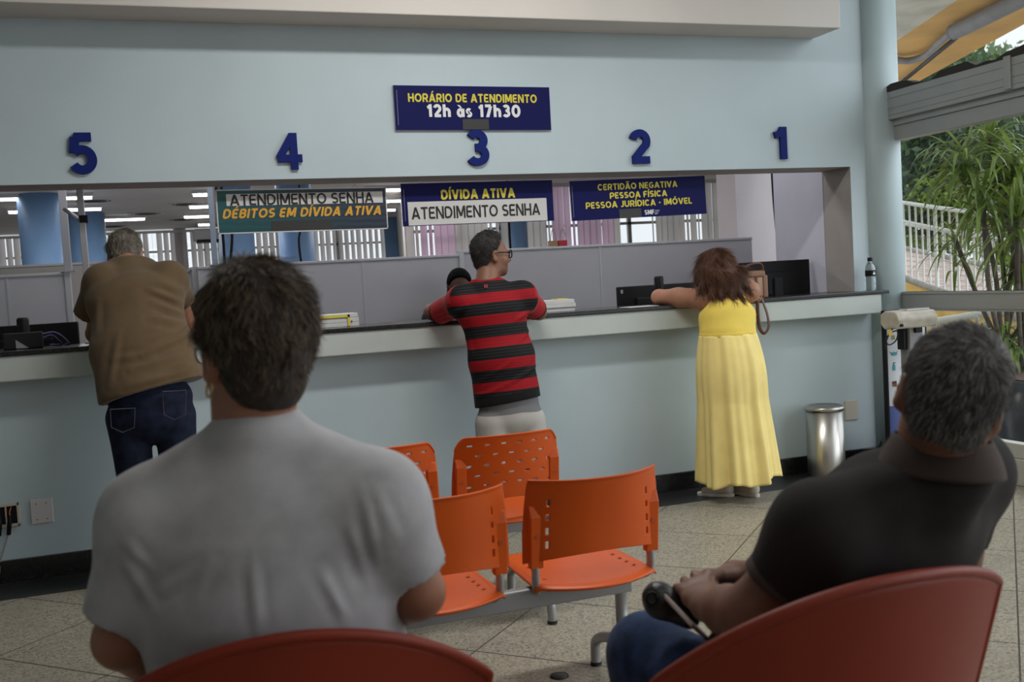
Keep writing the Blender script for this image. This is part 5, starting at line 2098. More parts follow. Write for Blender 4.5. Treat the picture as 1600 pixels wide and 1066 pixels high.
def creases(lines, amp=.006, w=.010):
    """Cloth folds on the back of a garment: ridges along the given 3-D lines (laid on in the X-Z plane)."""
    def fn(P, N):
        out = np.zeros(len(P))
        back = np.clip(-N[:, 1]*2.5, 0, 1)
        q = P[:, [0, 2]]
        for l in lines:
            a, b = l[0][[0, 2]], l[1][[0, 2]]
            k = l[2] if len(l) > 2 else 1.0
            d = b-a
            t = np.clip(((q-a) @ d)/(d @ d), 0, 1)
            dist = np.linalg.norm(q-a-t[:, None]*d, axis=1)
            env = np.sin(math.pi*np.clip(t, .04, .96))**.6
            s_ = np.sign((q-a) @ np.array([-d[1], d[0]]))
            out += k*amp*env*(np.exp(-(dist/w)**2)-.55*np.exp(-((dist-1.7*w)/w)**2))
        return out*back
    return fn
# ------------------------------------------------------------------ people
def skin(name, c, dark=.75):
    return mat(name, c, rough=.5, spec=.35, var=.10, vscale=14, bump=.05, bscale=220, sss=.12, detail=6)


SK_L = skin('light brown skin', (.34, .155, .095))
SK_T = skin('reddish tanned skin', (.36, .165, .105))
SK_R = skin('brown skin', (.22, .105, .065))
SK_C = skin('dark brown skin', (.085, .042, .028))
SK_W = skin('tanned skin', (.42, .205, .13))
SK_M = skin('brown skin of the man at the right', (.20, .095, .060))
UP = np.array([0, 0, 1.0])
L = lambda x, y, t: at(x, y, t=t)


def cloth(name, c, bump=.08, bscale=500, var=.06, rough=.85, sheen=.15, **kw):
    return mat(name, c, rough=rough, spec=.15, var=var, vscale=18, bump=bump, bscale=bscale, sheen=sheen, **kw)


def legs(v, hips, knees, ankles, r=(.095, .075, .055), k=.03):
    for h, kn, an in zip(hips, knees, ankles):
        v.cap(h, kn, r[0], r[1], k)
        v.cap(kn, an, r[1], r[2], k, 0, 'u', True)


def folds(amp, f, seed, dirv=None, stretch=.35):
    d = nrm(dirv) if dirv is not None else None

    def fn(P, N):
        Q = P
        if d is not None:
            Q = P-np.outer(P @ d, d)*(1-stretch)
        w = fnoise(Q, f, seed)
        return amp*(w-.6*np.abs(fnoise(Q, f*1.7, seed+3)))
    return fn


# ================= person in the grey T-shirt, seated, seen from behind
def person_grey():
    root = thing('person', 'person in grey T-shirt with short brown hair, seated with back to us', 'person', (.19, -3.85, 0))
    H = Head(L(398, 552, 1.80), (-.30, .95, -.03), (.02, .03, 1), 1.04)
    neck = L(402, 664, 1.80)
    lsh, rsh = L(236, 806, 1.80), L(588, 778, 1.82)
    lel, rel = L(190, 1000, 1.83), L(652, 925, 1.87)
    lwr, rwr = L(262, 1062, 2.03), L(560, 985, 2.10)
    pel = np.array([.20, -3.86, .57])
    ch, mid = L(405, 810, 1.83), L(415, 935, 1.85)
    sd = nrm(rsh-lsh)
    v = Vol(.006)
    H.into(v, neck, .060, .070, 1.03)
    v.cap(neck+np.array([0, .02, -.02]), ch, .055, .10, .03)
    v.ecap(ch, mid, (.17, .10), (.18, .11), sd, .05)
    v.ecap(mid, pel, (.18, .11), (.19, .12), sd, .05)
    for a, b, c, s_ in ((lsh, lel, lwr, 1), (rsh, rel, rwr, -1)):
        v.cap(a, b, .054, .048, .03)
        v.cap(b, c, .048, .033, .02)
        hand(v, c, nrm(c-b)*.6+np.array([.35*s_, .4, -.1]), (0, 0, -1), s_ if False else -s_, (.35, .4, .45, .5))
    v.build('body', SK_L, root)
    s = Vol(.007)
    s.ecap(ch+UP*.01, mid, (.205, .128), (.228, .145), sd, .05)
    s.ecap(mid, pel, (.228, .145), (.250, .185), sd, .05)
    s.ecap(ch-UP*.02, ch+UP*.055, (.205, .12), (.165, .085), sd, .05)
    for a, q, nx in ((lsh, L(182, 968, 1.82), -1), (rsh, L(650, 896, 1.86), 1)):
        s.cap(neck+sd*nx*.048-UP*.030, a+UP*.004, .046, .076, .045)
        s.cap(ch+sd*nx*.1, a-UP*.02, .10, .085, .05)
        sleeve(s, a-UP*.005, q, .080, .062, .04)
    s.cap(neck-UP*.022, ch, .080, .12, .03)
    s.ell(neck+UP*.052+np.array([0, .012, 0]), (.074, .074, .060), None, .012, 0, 's')
    up_ = nrm(neck-pel)
    s.cut(pel-UP*.10, -UP)
    fo = folds(.0055, 15, 4, sd*.5+UP, .28)
    fo2 = folds(.009, 24, 9, (sd*1+UP*.6), .22)

    G = lambda x, y: at(x, y, t=1.70)
    cr = creases([(G(572, 770), G(602, 905)), (G(592, 765), G(616, 880), .8), (G(552, 830), G(592, 935)), (G(503, 895), G(548, 980), 1.1), (G(394, 880), G(402, 985), .8),
                  (G(196, 880), G(240, 965), 1.2), (G(196, 850), G(228, 890), .8), (G(230, 945), G(305, 890), .8), (G(300, 930), G(330, 880), .6), (G(606, 790), G(632, 860), .7)], .0042, .0095)

    def wr(P, N):
        arm = np.minimum(np.linalg.norm(P-(lsh-UP*.08+sd*.05), axis=1), np.linalg.norm(P-(rsh-UP*.08-sd*.05), axis=1))
        return fo(P, N)+fo2(P, N)*np.exp(-(arm/.13)**2)+cr(P, N)
    s.build('t_shirt', cloth('heather grey jersey', (.43, .42, .435), var=.10, bump=.15), root, wr)
    t = Vol(.009)
    t.ecap(pel-UP*.03-sd*.08, pel-UP*.03+sd*.08, (.14, .13), (.14, .13), (0, 1, 0), .04)
    kn = [pel+np.array([-.15, .46, -.03]), pel+np.array([.15, .46, -.03])]
    legs(t, [pel-sd*.1-UP*.03, pel+sd*.1-UP*.03], kn, [kn[0]+np.array([0, .03, -.44]), kn[1]+np.array([0, .03, -.44])], (.11, .085, .06))
    t.build('trousers', cloth('dark blue trousers', (.02, .025, .05)), root)
    for k_ in kn:
        shoe(root, k_*np.array([1, 1, 0])+np.array([0, -.06, 0]), k_*np.array([1, 1, 0])+np.array([0, .21, 0]), mat('black shoe', (.015, .015, .015), rough=.5), mat('dark sole', (.03, .03, .03), rough=.8))
    hm = hair_mat('short brown hair strands', (.018, .011, .008), (.28, .20, .13), mixp=.68)
    capm = mat('brown hair', (.030, .019, .013), rough=.7, var=.5, vscale=70)
    ho, hv = H.hair(root, capm, grow=.018, top=.022, nape=-.090, amp=.004, freq=70, wide=1.0, front=.062, side=-.01)
    top = H.p(-.01, -.02, .13)

    def comb(P, N):
        q = H.loc(P)
        d = -H.u*1.0+(-H.f)*.4*np.clip(q[:, 2:3]*8, 0, 1)+H.r*np.sin(q[:, 2:3]*60+q[:, 0:1]*30)*.55
        away = P-top
        away /= np.linalg.norm(away, axis=1)[:, None]
        return d*.6+away*.8
    strands('hair_strands', ho, hv.V, hv.F, 16000, lambda P: np.clip(.008+.034*np.clip((H.loc(P)[:, 2]+.07)/.12, 0, 1), .008, .042), comb, hm, .0006, 6, 1, .12, .45, jitter=.45, clump=.7)
    glasses(root, H, mat('clear grey glasses frame', (.20, .21, .24), rough=.25), M_glass, y=.118)
    m = MB()
    e = H.p(-.083, -.004, -.052)
    m.tube([e+.0135*(H.f*math.cos(a)+H.u*math.sin(a)*1.15)+H.r*.003*math.sin(a) for a in np.linspace(0, 2*math.pi, 20)], .0020, 8)
    m.build('earring', mat('gold hoop', (.75, .52, .22), rough=.25, metal=1), root)


person_grey()


# ================= person in the dark polo shirt at the right
def person_polo():
    root = thing('person', 'person in dark polo shirt with short grey hair, seated at the right', 'person', (1.15, -4.05, 0))
    hc = L(1485, 620, 1.80)
    H = Head(hc, (.55, .83, .0), (.27, -.14, .95), .97)
    neck = L(1472, 716, 1.84)
    lsh = L(1280, 826, 1.83)
    rsh = lsh+np.array([.41, .085, .045])
    lel = L(1172, 962, 1.90)
    lwr = L(1106, 948, 2.05)
    pel = np.array([1.15, -4.06, .56])
    ch = (lsh+rsh)/2+np.array([0, .01, -.06])
    mid = ch*.5+pel*.5+np.array([0, -.03, 0])
    sd = nrm(rsh-lsh)
    hands_c = L(1078, 925, 2.12)
    rel = rsh+np.array([.05, .10, -.26])
    rwr = L(1146, 898, 2.22)
    v = Vol(.0045)
    H.into(v, neck, .064, .074, 1.04)
    v.cap(neck+np.array([0, .02, -.02]), ch, .055, .09, .03)
    v.ecap(ch, mid, (.16, .10), (.17, .11), sd, .05)
    v.ecap(mid, pel, (.17, .11), (.17, .12), sd, .05)
    v.cap(lsh, lel, .054, .052, .03)
    v.cap(lel, lel*.5+lwr*.5, .052, .047, .03)
    v.cap(lel*.5+lwr*.5, lwr, .047, .032, .02)
    v.cap(rsh, rel, .060, .050, .03)
    v.cap(rel, rwr, .048, .030, .02)
    cu = CR*-1+CF*.25
    hd = nrm(L(1040, 905, 2.16)-lwr)
    # left hand lies over the right one, fingers bent at the middle knuckles
    lw = nrm(CR*.94+CU*.26)
    d_ = L(1076, 912, 2.145)-lwr
    d_ = nrm(d_-lw*(d_ @ lw)*.6)
    hand(v, lwr, d_, -np.cross(lw, d_), -1, ((.05, 1.25, .8), (.0, 1.3, .8), (.05, 1.3, .85), (.1, 1.2, .9)), 1.0, thumb=(.35, .9, .3), spread=.20)
    d2 = nrm(L(1090, 912, 2.17)-rwr)
    hand(v, rwr, d2, nrm(-UP*.6-CF*.5), 1, ((.4, .7, .5),)*4, .98, thumb=(.3, .9, .0), spread=.06)
    v.build('body', SK_M, root)
    s = Vol(.007)
    s.ecap(ch, mid, (.19, .125), (.20, .135), sd, .05)
    s.ecap(mid, pel, (.20, .135), (.205, .165), sd, .05)
    s.ecap(ch-UP*.01, ch+UP*.065, (.19, .12), (.14, .085), sd, .05)
    for a, q, nx in ((lsh, lsh*.38+lel*.62, -1), (rsh, rsh*.4+rel*.6, 1)):
        s.cap(neck+sd*nx*.05-UP*.035, a+UP*.002, .050, .072, .045)
        s.cap(ch+sd*nx*.09, a-UP*.02, .10, .080, .05)
        sleeve(s, a, q, .080, .062, .04)
    s.cap(neck-UP*.028, ch, .085, .12, .03)
    s.ell(neck+UP*.055, (.070, .070, .052), None, .012, 0, 's')
    s.cut(pel-UP*.08, -UP)
    fo = folds(.004, 15, 21, sd*.4+UP, .35)
    M_polo = cloth('dark charcoal pique', (.026, .0215, .0205), bump=.2, bscale=380, sheen=.05)
    M_col = cloth('brown ribbed collar', (.060, .042, .036), bump=.2, bscale=420)
    s.build('polo_shirt', M_polo, root, fo)
    # folded collar around the neck and ribbed sleeve bands
    axis = nrm(H.u*.35+UP*.65)
    c0 = neck+UP*.008+H.f*.006
    e1 = nrm(np.cross(axis, H.f)); e2 = np.cross(axis, e1)
    m = MB()

    def col(u, w):
        a = 2*math.pi*u
        rr = .078+.004*math.sin(w*math.pi)+.026*(w**1.1)
        z = .030-.062*w
        return c0+e1*math.cos(a)*rr*1.04+e2*math.sin(a)*rr*1.02+axis*z
    m.grid(col, 41, 9)
    m.build('collar', M_col, root, solid=.004)
    u_ = nrm(lel-lsh); q = lsh*.38+lel*.62
    m = MB()
    a1 = nrm(np.cross(u_, UP)); a2 = np.cross(u_, a1)
    m.grid(lambda u, w: q-u_*.022*(1-w)+(a1*math.cos(2*math.pi*u)+a2*math.sin(2*math.pi*u))*(.0625+.001*w), 41, 4)
    m.build('sleeve_band', M_col, root, solid=.004)
    t = Vol(.008)
    t.ecap(pel-UP*.04-sd*.08, pel-UP*.04+sd*.08, (.14, .13), (.14, .13), (0, 1, 0), .04)
    k0 = L(1012, 1022, 2.26)
    k1 = k0+np.array([.30, .06, -.01])
    kn = [k0, k1]
    an = [np.array([k0[0]-.02, k0[1]+.05, .08]), np.array([k1[0]+.03, k1[1]+.05, .08])]
    legs(t, [pel-sd*.1-UP*.03, pel+sd*.1-UP*.03], kn, an, (.10, .083, .06), .04)
    t.build('jeans', mat('blue denim', (.022, .042, .105), rough=.85, spec=.15, var=.35, vscale=30, bump=.2, bscale=420, sheen=.1), root, folds(.0035, 24, 31, (1, .2, .3), .5))
    for a in an:
        shoe(root, np.array([a[0], a[1]-.06, 0]), np.array([a[0], a[1]+.21, 0]), mat('black shoe', (.015, .015, .015), rough=.5), mat('dark sole', (.03, .03, .03), rough=.8))
    # hair: close cropped, grey
    hm = hair_mat('cropped grey hair strands', (.018, .016, .015), (.36, .34, .33), mixp=.52)
    capm = mat('dark grey hair', (.035, .031, .029), rough=.75, var=.35, vscale=60)
    ho, hv = H.hair(root, capm, grow=.010, top=.006, nape=-.070, amp=.002, freq=70, wide=1.02, front=.05, side=-.01)
    whorl = H.p(.018, -.075, .085)

    def comb(P, N):
        d = P-whorl
        r_ = np.linalg.norm(d, axis=1)[:, None]
        d = d/(r_+1e-6)
        sw = np.cross(N, d)
        return d+sw*np.exp(-(r_/.05)**2)*1.2-H.u*.35
    strands('hair_strands', ho, hv.V, hv.F, 14000, .020, comb, hm, .00055, 5, 2, .30, .15, jitter=.45, clump=.3)
    return root


person_polo()
# what the seated person holds: a pale phone and a black pouch
p0, p1 = L(1034, 926, 2.12), L(1081, 977, 2.05)
ry = nrm((p0+p1)/2-CAM_POS)
M_ = frame((p0+p1)/2, p1-p0, ry+CU*.06)
m = MB(); m.box(-.052, .052, -.004, .090, -.0045, .0045, 0, M_)
ph = tag(m.build('mobile_phone', mat('pale pink phone case', (.50, .40, .38), rough=.4), bevel=.003), 'pale mobile phone held on the lap of the person in the dark polo', 'phone')
v = Vol(.006)
root = thing('pouch', 'black soft pouch on the knee of the person in the dark polo', 'pouch', L(1040, 945, 2.14))
v.ell(L(1030, 938, 2.14), (.032, .034, .034), None, .02)
v.cap(L(1032, 938, 2.15), L(1075, 965, 2.12), .030, .026, .03)
v.build('pouch_body', mat('black soft leather', (.008, .008, .008), rough=.38, bump=.3, bscale=60), root, folds(.003, 60, 3))
m = MB(); m.tube([L(1018, 935, 2.10)+.012*np.array([math.cos(a), 0, math.sin(a)]) for a in np.linspace(0, 6.28, 14)], .003, 6); m.build('loop', M_dark, root)


# ================= grey-haired man in the brown T-shirt at the counter
def person_brown():
    root = thing('person', 'grey-haired person in brown T-shirt and jeans leaning on the counter', 'person', (-.03, -.58, 0))
    Y = lambda x, y, yy: at(x, y, Y=yy)
    H = Head(Y(196, 398, -.03), (.05, .88, -.48), (0, .48, .88), 1.02)
    neck = Y(199, 414, -.13)
    lsh, rsh = Y(161, 440, -.20), Y(264, 435, -.20)
    lel, rel = Y(150, 540, .03), Y(296, 520, .03)
    lel[2] = rel[2] = 1.245
    lwr, rwr = np.array([lel[0]+.14, .20, 1.235]), np.array([rel[0]-.14, .20, 1.235])
    pel = Y(236, 622, -.52)
    ch, mid = Y(212, 470, -.27), Y(222, 545, -.40)
    sd = np.array([1, 0, .02])
    v = Vol(.007)
    H.into(v, neck, .058, .068)
    v.cap(neck+np.array([0, .03, -.02]), ch, .05, .09, .03)
    v.ecap(ch, mid, (.17, .10), (.17, .11), sd, .05)
    v.ecap(mid, pel, (.17, .11), (.16, .12), sd, .05)
    for a, b, c, s_ in ((lsh, lel, lwr, 1), (rsh, rel, rwr, -1)):
        v.cap(a, b, .055, .045, .03)
        v.cap(b, c, .045, .030, .02)
        hand(v, c, (.6*s_, .8, 0), (0, 0, -1), -s_, (.3, .35, .4, .45))
    v.build('body', SK_T, root)
    s = Vol(.007)
    s.ecap(ch, mid, (.225, .135), (.235, .150), sd, .05)
    s.ecap(mid, pel+UP*.03, (.235, .150), (.242, .170), sd, .06)
    s.ecap(ch, neck-UP*.02+np.array([0, -.01, 0]), (.21, .12), (.14, .065), sd, .05)
    for a, q, nx in ((lsh, Y(136, 494, -.10), -1), (rsh, Y(287, 473, -.10), 1)):
        s.cap(neck+sd*nx*.045-UP*.035, a, .045, .078, .045)
        s.cap(ch+sd*nx*.12, a-UP*.02, .10, .085, .05)
        sleeve(s, a, q, .080, .070, .04)
    s.ell(Y(290, 588, -.52), (.075, .12, .09), None, .06)
    s.cap(Y(282, 590, -.56), Y(306, 612, -.50), .05, .030, .04)
    s.cap(neck-UP*.022, ch, .078, .12, .03)
    s.ell(neck+UP*.050+np.array([0, .03, 0]), (.064, .068, .048), None, .012, 0, 's')
    s.cut(Y(238, 608, -.67), nrm(np.array([.20, -.15, -1])))
    fo = folds(.010, 15, 41, sd+UP*.5, .28)
    fo2 = folds(.016, 12, 45, sd+UP*.35, .25)

    G = lambda x, y: at(x, y, Y=-.50)
    cr = creases([(G(232, 452), G(288, 474)), (G(240, 474), G(290, 492), .9), (G(236, 498), G(290, 505)), (G(222, 552), G(296, 522), .9), (G(205, 575), G(296, 548), .9), (G(200, 600), G(298, 572), .8),
                  (G(250, 440), G(286, 452), .7), (G(172, 600), G(186, 520), .6), (G(150, 470), G(150, 520), .7), (G(175, 560), G(240, 552), .5)], .010, .016)

    def wr(P, N):
        q = np.clip((P[:, 0]-.02)/.2, 0, 1)
        return fo(P, N)+fo2(P, N)*q+cr(P, N)
    s.build('t_shirt', cloth('olive brown jersey', (.115, .075, .039), var=.08), root, wr)
    t = Vol(.008)
    hl, hr = Y(200, 655, -.52), Y(273, 650, -.52)
    t.ecap(pel, (hl+hr)/2, (.195, .135), (.185, .135), sd, .05)
    fl = [np.array([hl[0]+.035, -.56, .07]), np.array([hr[0]+.0, -.56, .07])]
    legs(t, [hl, hr], [hl*.5+fl[0]*.5+np.array([0, .03, 0]), hr*.5+fl[1]*.5+np.array([0, .03, 0])], fl, (.102, .080, .068), .015)
    M_jean = mat('dark navy denim', (.010, .014, .030), rough=.85, spec=.15, var=.35, vscale=25, bump=.15, bscale=400)
    to = t.build('jeans', M_jean, root, folds(.004, 20, 51, sd, .5))
    for px0, px1, y0, y1 in ((172, 211, 640, 668), (254, 291, 612, 648)):
        m = MB()
        a = [Y(px0, y0, -.665), Y(px1, y0-2, -.665), Y(px1-1, y1, -.665), Y((px0+px1)/2, y1+8, -.665), Y(px0+2, y1, -.665)]
        m.tube(a+[a[0]], .0022, 6)
        m.build('pocket', mat('denim stitching', (.06, .06, .075), rough=.9), to)
    for f in fl:
        shoe(root, (f[0], f[1]-.05, 0), (f[0], f[1]+.22, 0), mat('black shoe', (.015, .015, .015), rough=.5), mat('dark sole', (.03, .03, .03), rough=.8))
    hm = hair_mat('thin grey hair strands', (.10, .085, .065), (.38, .34, .28), mixp=.5)
    ho, hv = H.hair(root, mat('grey hair', (.12, .10, .08), rough=.75, var=.5, vscale=60), grow=.008, amp=.003, freq=60, nape=-.075, front=.03, side=-.01)
    strands('hair_strands', ho, hv.V, hv.F, 5000, .032, lambda P, N: (P-H.p(0, -.02, .12))*6-H.u*.6+H.r*.3*np.sin(H.loc(P)[:, 0:1]*90), hm, .0008, 5, 3, .25, .3, jitter=.6, clump=.5)


person_brown()


# ================= man in the red and black striped shirt
def person_striped():
    root = thing('person', 'person in red and black striped shirt and glasses leaning on the counter', 'person', (1.80, -.50, 0))
    Y = lambda x, y, yy: at(x, y, Y=yy)
    H = Head(Y(767, 399, -.36), (.985, .10, -.03), (-.02, .02, 1), 1.0)
    neck = Y(757, 444, -.40)
    lsh, rsh = Y(722, 470, -.38), Y(815, 462, -.42)
    lel, rel = Y(675, 492, -.10), Y(842, 488, -.22)
    lel[2] = 1.245
    lwr = np.array([lel[0]+.16, .12, 1.235]); rwr = np.array([rel[0]-.10, .0, 1.245])
    pel = Y(796, 644, -.46)
    ch, mid = Y(770, 487, -.42), Y(783, 560, -.46)
    sd = nrm(rsh-lsh)
    v = Vol(.006)
    H.into(v, neck, .056, .064)
    v.cap(neck+np.array([0, .03, -.02]), ch, .05, .08, .03)
    v.ecap(ch, mid, (.15, .09), (.15, .10), sd, .05)
    v.ecap(mid, pel, (.15, .10), (.15, .11), sd, .05)
    for a, b, c, s_ in ((lsh, lel, lwr, 1), (rsh, rel, rwr, -1)):
        v.cap(a, b, .052, .044, .03)
        v.cap(b, c, .043, .029, .02)
        hand(v, c, (.6*s_, .8, 0), (0, 0, -1), -s_, (.3, .35, .4, .45))
    v.build('body', SK_R, root)
    eyes(root, H)
    s = Vol(.006)
    s.ecap(ch, mid, (.178, .115), (.178, .118), sd, .05)
    s.ecap(mid, pel+UP*.0, (.178, .118), (.190, .135), sd, .05)
    s.ecap(ch, neck-UP*.03, (.175, .11), (.12, .062), sd, .05)
    lq, rq = Y(685, 490, -.14), Y(838, 484, -.27)
    for a, q, nx, rr in ((lsh, lq, -1, .070), (rsh, rq, 1, .066)):
        s.cap(neck+sd*nx*.045-UP*.03, a, .043, .074, .045)
        s.cap(ch+sd*nx*.08, a-UP*.02, .09, .078, .05)
        sleeve(s, a, q, .078, rr, .04)
    s.cap(neck-UP*.022, ch, .072, .11, .03)
    s.ell(neck+UP*.048, (.061, .061, .046), None, .010, 0, 's')
    s.cut(Y(795, 631, -.6), nrm(np.array([.10, -.10, -1])))
    ax = nrm((ch-pel)+np.array([.03, 0, 0]))
    top = float(neck @ ax)

    M_s = mat('striped jersey', (.30, .008, .014), rough=.75, spec=.2)
    T = NT(M_s)
    ge = T.n('ShaderNodeNewGeometry')
    dp = T.n('ShaderNodeVectorMath', operation='DOT_PRODUCT')
    T.link(ge.outputs['Position'], dp.inputs[0])
    dp.inputs[1].default_value = tuple(ax)
    s_ = T.math('SUBTRACT', top, dp.outputs['Value'])
    fr = T.math('FRACT', T.math('DIVIDE', T.math('ADD', s_, .012), .1215))
    blk = T.math('LESS_THAN', fr, .53)
    fine = T.math('GREATER_THAN', T.math('FRACT', T.math('MULTIPLY', s_, 62)), .55)
    kc = T.mix(fine, (.006, .006, .007), (.017, .017, .018))
    rc = T.mix(fine, (.30, .006, .012), (.25, .006, .010))
    T.link(T.mix(blk, rc, kc), T.b.inputs['Base Color'])
    M_red2 = cloth('red jersey', (.36, .008, .014), sheen=.1)
    M_blk2 = cloth('black jersey', (.008, .008, .009), sheen=.05)

    def pick(C, vol):
        tg = vol.tags(C)
        out = np.zeros(len(C), int)
        for a, q, nx in ((lsh, lq, -1), (rsh, rq, 1)):
            u_ = nrm(q-a)
            h = (C-a) @ u_
            lat = (C-ch) @ sd*nx
            L_ = np.linalg.norm(q-a)
            slv = (tg == 1) & (h > -.02) & (lat > .135)
            out[slv] = 1
            out[(tg == 1) & (h > L_-.022) & (lat > .10)] = 2
        hp, hn = Y(795, 631, -.6), nrm(np.array([.10, -.10, -1]))
        out[(tg == 0) & ((C-hp) @ hn > -.050)] = 2
        return out
    fo = folds(.007, 17, 61, sd+UP*.3, .35)
    G = lambda x, y: at(x, y, Y=-.55)
    cr = creases([(G(808, 500), G(836, 486)), (G(800, 540), G(838, 512), .8), (G(742, 560), G(728, 500), .8), (G(790, 600), G(846, 568), .8), (G(750, 600), G(800, 560), .6), (G(744, 625), G(790, 600), .6), (G(735, 480), G(705, 500), .8)], .007, .013)
    so = s.build('striped_shirt', [M_s, M_red2, M_blk2], root, lambda P, N: fo(P, N)+cr(P, N), pick)
    m = MB()
    p = Y(760.5, 441.5, -.535)
    q_ = s.V[np.argmin(np.linalg.norm(s.V-p, axis=1))]
    F_ = frame(q_+np.array([0, -.006, 0]), (1, 0, 0), (0, .35, 1))
    m.box(-.010, -.002, -.010, .010, -.0015, .0015, 0, F_); m.box(.002, .010, -.010, .010, -.0015, .0015, 0, F_); m.box(-.010, .010, -.003, .003, -.0015, .0015, 0, F_)
    m.build('emblem', mat('red emblem', (.32, .02, .03), rough=.7), so)
    m = MB()
    m.grid(lambda u, w: neck+np.array([math.cos(6.2832*u)*(.064+.004*w), math.sin(6.2832*u)*(.064+.004*w)-.004, .004-.020*w+.006*math.sin(6.2832*u)*-1]), 33, 4)
    m.build('collar', M_blk2, root, solid=.004)
    t = Vol(.008)
    hl, hr = Y(770, 662, -.46), Y(826, 658, -.46)
    t.ecap(pel+UP*.05, (hl+hr)/2+UP*.03, (.168, .112), (.172, .118), sd, .03)
    kl, kr = np.array([hl[0]+.0, -.45, .40]), np.array([hr[0]+.01, -.45, .40])
    for h, k_ in ((hl, kl), (hr, kr)):
        t.cap(h, k_, .098, .094, .02, 0, 'u', True)
    M_sh = mat('grey and off white shorts', (.42, .40, .37), rough=.85, spec=.15)
    T = NT(M_sh)
    ge = T.n('ShaderNodeNewGeometry')
    sp = T.n('ShaderNodeSeparateXYZ')
    T.link(ge.outputs['Position'], sp.inputs[0])
    no = T.n('ShaderNodeTexNoise'); no.inputs['Scale'].default_value = 3.0
    T.link(ge.outputs['Position'], no.inputs['Vector'])
    zz = T.math('ADD', sp.outputs[2], T.math('MULTIPLY', no.outputs['Fac'], .06))
    T.link(T.mix(T.math('GREATER_THAN', zz, .70), (.42, .40, .37), (.17, .17, .18)), T.b.inputs['Base Color'])
    t.build('shorts', M_sh, root, folds(.006, 18, 71, UP, .4))
    lg = Vol(.009)
    for k_ in (kl, kr):
        lg.cap(k_+UP*.12, k_, .062, .055, .03); lg.cap(k_, k_*np.array([1, 1, 0])+np.array([0, -.03, .27]), .055, .058, .03); lg.cap(k_*np.array([1, 1, 0])+np.array([0, -.03, .27]), k_*np.array([1, 1, 0])+np.array([0, -.02, .07]), .055, .038, .03)
    lg.build('legs', SK_R, root)
    for k_ in (kl, kr):
        shoe(root, (k_[0], k_[1]-.07, 0), (k_[0], k_[1]+.19, 0), mat('black shoe', (.015, .015, .015), rough=.5), mat('dark sole', (.03, .03, .03), rough=.8))
    hm = hair_mat('dark hair strands with grey temples', (.010, .009, .008), (.07, .065, .06), mixp=.6)
    ho, hv = H.hair(root, mat('short black hair', (.016, .014, .013), rough=.75, var=.4, vscale=60), grow=.010, top=.010, amp=.004, freq=80, nape=-.080, front=.040, side=-.005)
    strands('hair_strands', ho, hv.V, hv.F, 5000, .018, lambda P, N: (P-H.p(0, -.03, .12))*6+H.f*.3-H.u*.3, hm, .0008, 5, 4, .5, .3, jitter=.6, clump=.4)
    glasses(root, H, mat('black glasses frame', (.006, .006, .007), rough=.4, spec=.2), M_glass, y=.112, thick=1.7)


person_striped()


# ================= clerk behind the counter
def person_clerk():
    root = thing('person', 'clerk with short black hair, seated behind the counter, face half hidden', 'person', (2.10, .92, 0))
    H = Head(at(718, 450, Y=.90), (-.18, -.95, -.22), (0, -.12, .98), .98)
    nb = H.p(0, -.03, -.15)
    ch = nb+np.array([0, .02, -.16]); pel = ch+np.array([0, .03, -.40])
    v = Vol(.006)
    H.into(v, nb, .056, .064)
    v.ecap(ch, pel, (.15, .09), (.14, .10), (1, 0, 0), .05)
    hs = [(-1, nb+np.array([-.19, .0, -.07])), (1, nb+np.array([.19, .0, -.07]))]
    for sx, a in hs:
        el = a+np.array([sx*.06, -.10, -.22]); w = el+np.array([-sx*.05, -.22, .03])
        v.cap(a, el, .050, .042, .03); v.cap(el, w, .042, .030, .02)
        hand(v, w, (0, -1, 0), (0, 0, -1), sx, (.3, .35, .4, .45))
    v.build('body', SK_C, root)
    eyes(root, H)
    s = Vol(.008)
    s.ecap(ch, pel, (.175, .115), (.17, .125), (1, 0, 0), .05)
    s.ecap(ch, nb-UP*.02, (.17, .10), (.10, .06), (1, 0, 0), .05)
    for sx, a in hs:
        s.cap(nb-UP*.03, a, .055, .07, .05); sleeve(s, a, a+np.array([sx*.04, -.07, -.16]), .072, .066)
    s.ell(nb+UP*.04, (.058, .058, .05), None, .01, 0, 's')
    s.build('shirt', cloth('navy polo', (.014, .018, .035)), root)
    t = Vol(.01)
    t.ecap(pel-np.array([.08, 0, 0]), pel+np.array([.08, 0, 0]), (.12, .12), (.12, .12), (0, 1, 0), .04)
    kn = [pel+np.array([-.1, -.12, -.28]), pel+np.array([.1, -.12, -.28])]
    legs(t, [pel+np.array([-.09, 0, -.02]), pel+np.array([.09, 0, -.02])], kn, [np.array([k_[0], k_[1]+.05, .02]) for k_ in kn], (.09, .075, .055))
    t.build('trousers', cloth('black trousers', (.012, .012, .013)), root)
    ho, hv = H.hair(root, mat('cropped black hair', (.004, .004, .004), rough=.9, spec=.1, bump=.5, bscale=160), grow=.012, top=.006, amp=.0015, freq=140, front=.060, side=.0)
    return root


person_clerk()
p = at(690, 474, Y=.20)
t = thing('document_stand', 'small black tablet behind the elbow of the striped shirt', 'tablet', (p[0], .20, ZW))
m = MB(); m.box(p[0]-.075, p[0]+.06, .19, .202, ZW, p[2]); m.build('screen_back', M_dark, t, bevel=.004)
m = MB(); m.box(p[0]-.05, p[0]+.04, .18, .26, ZW, ZW+.008); m.build('foot', M_dark, t)


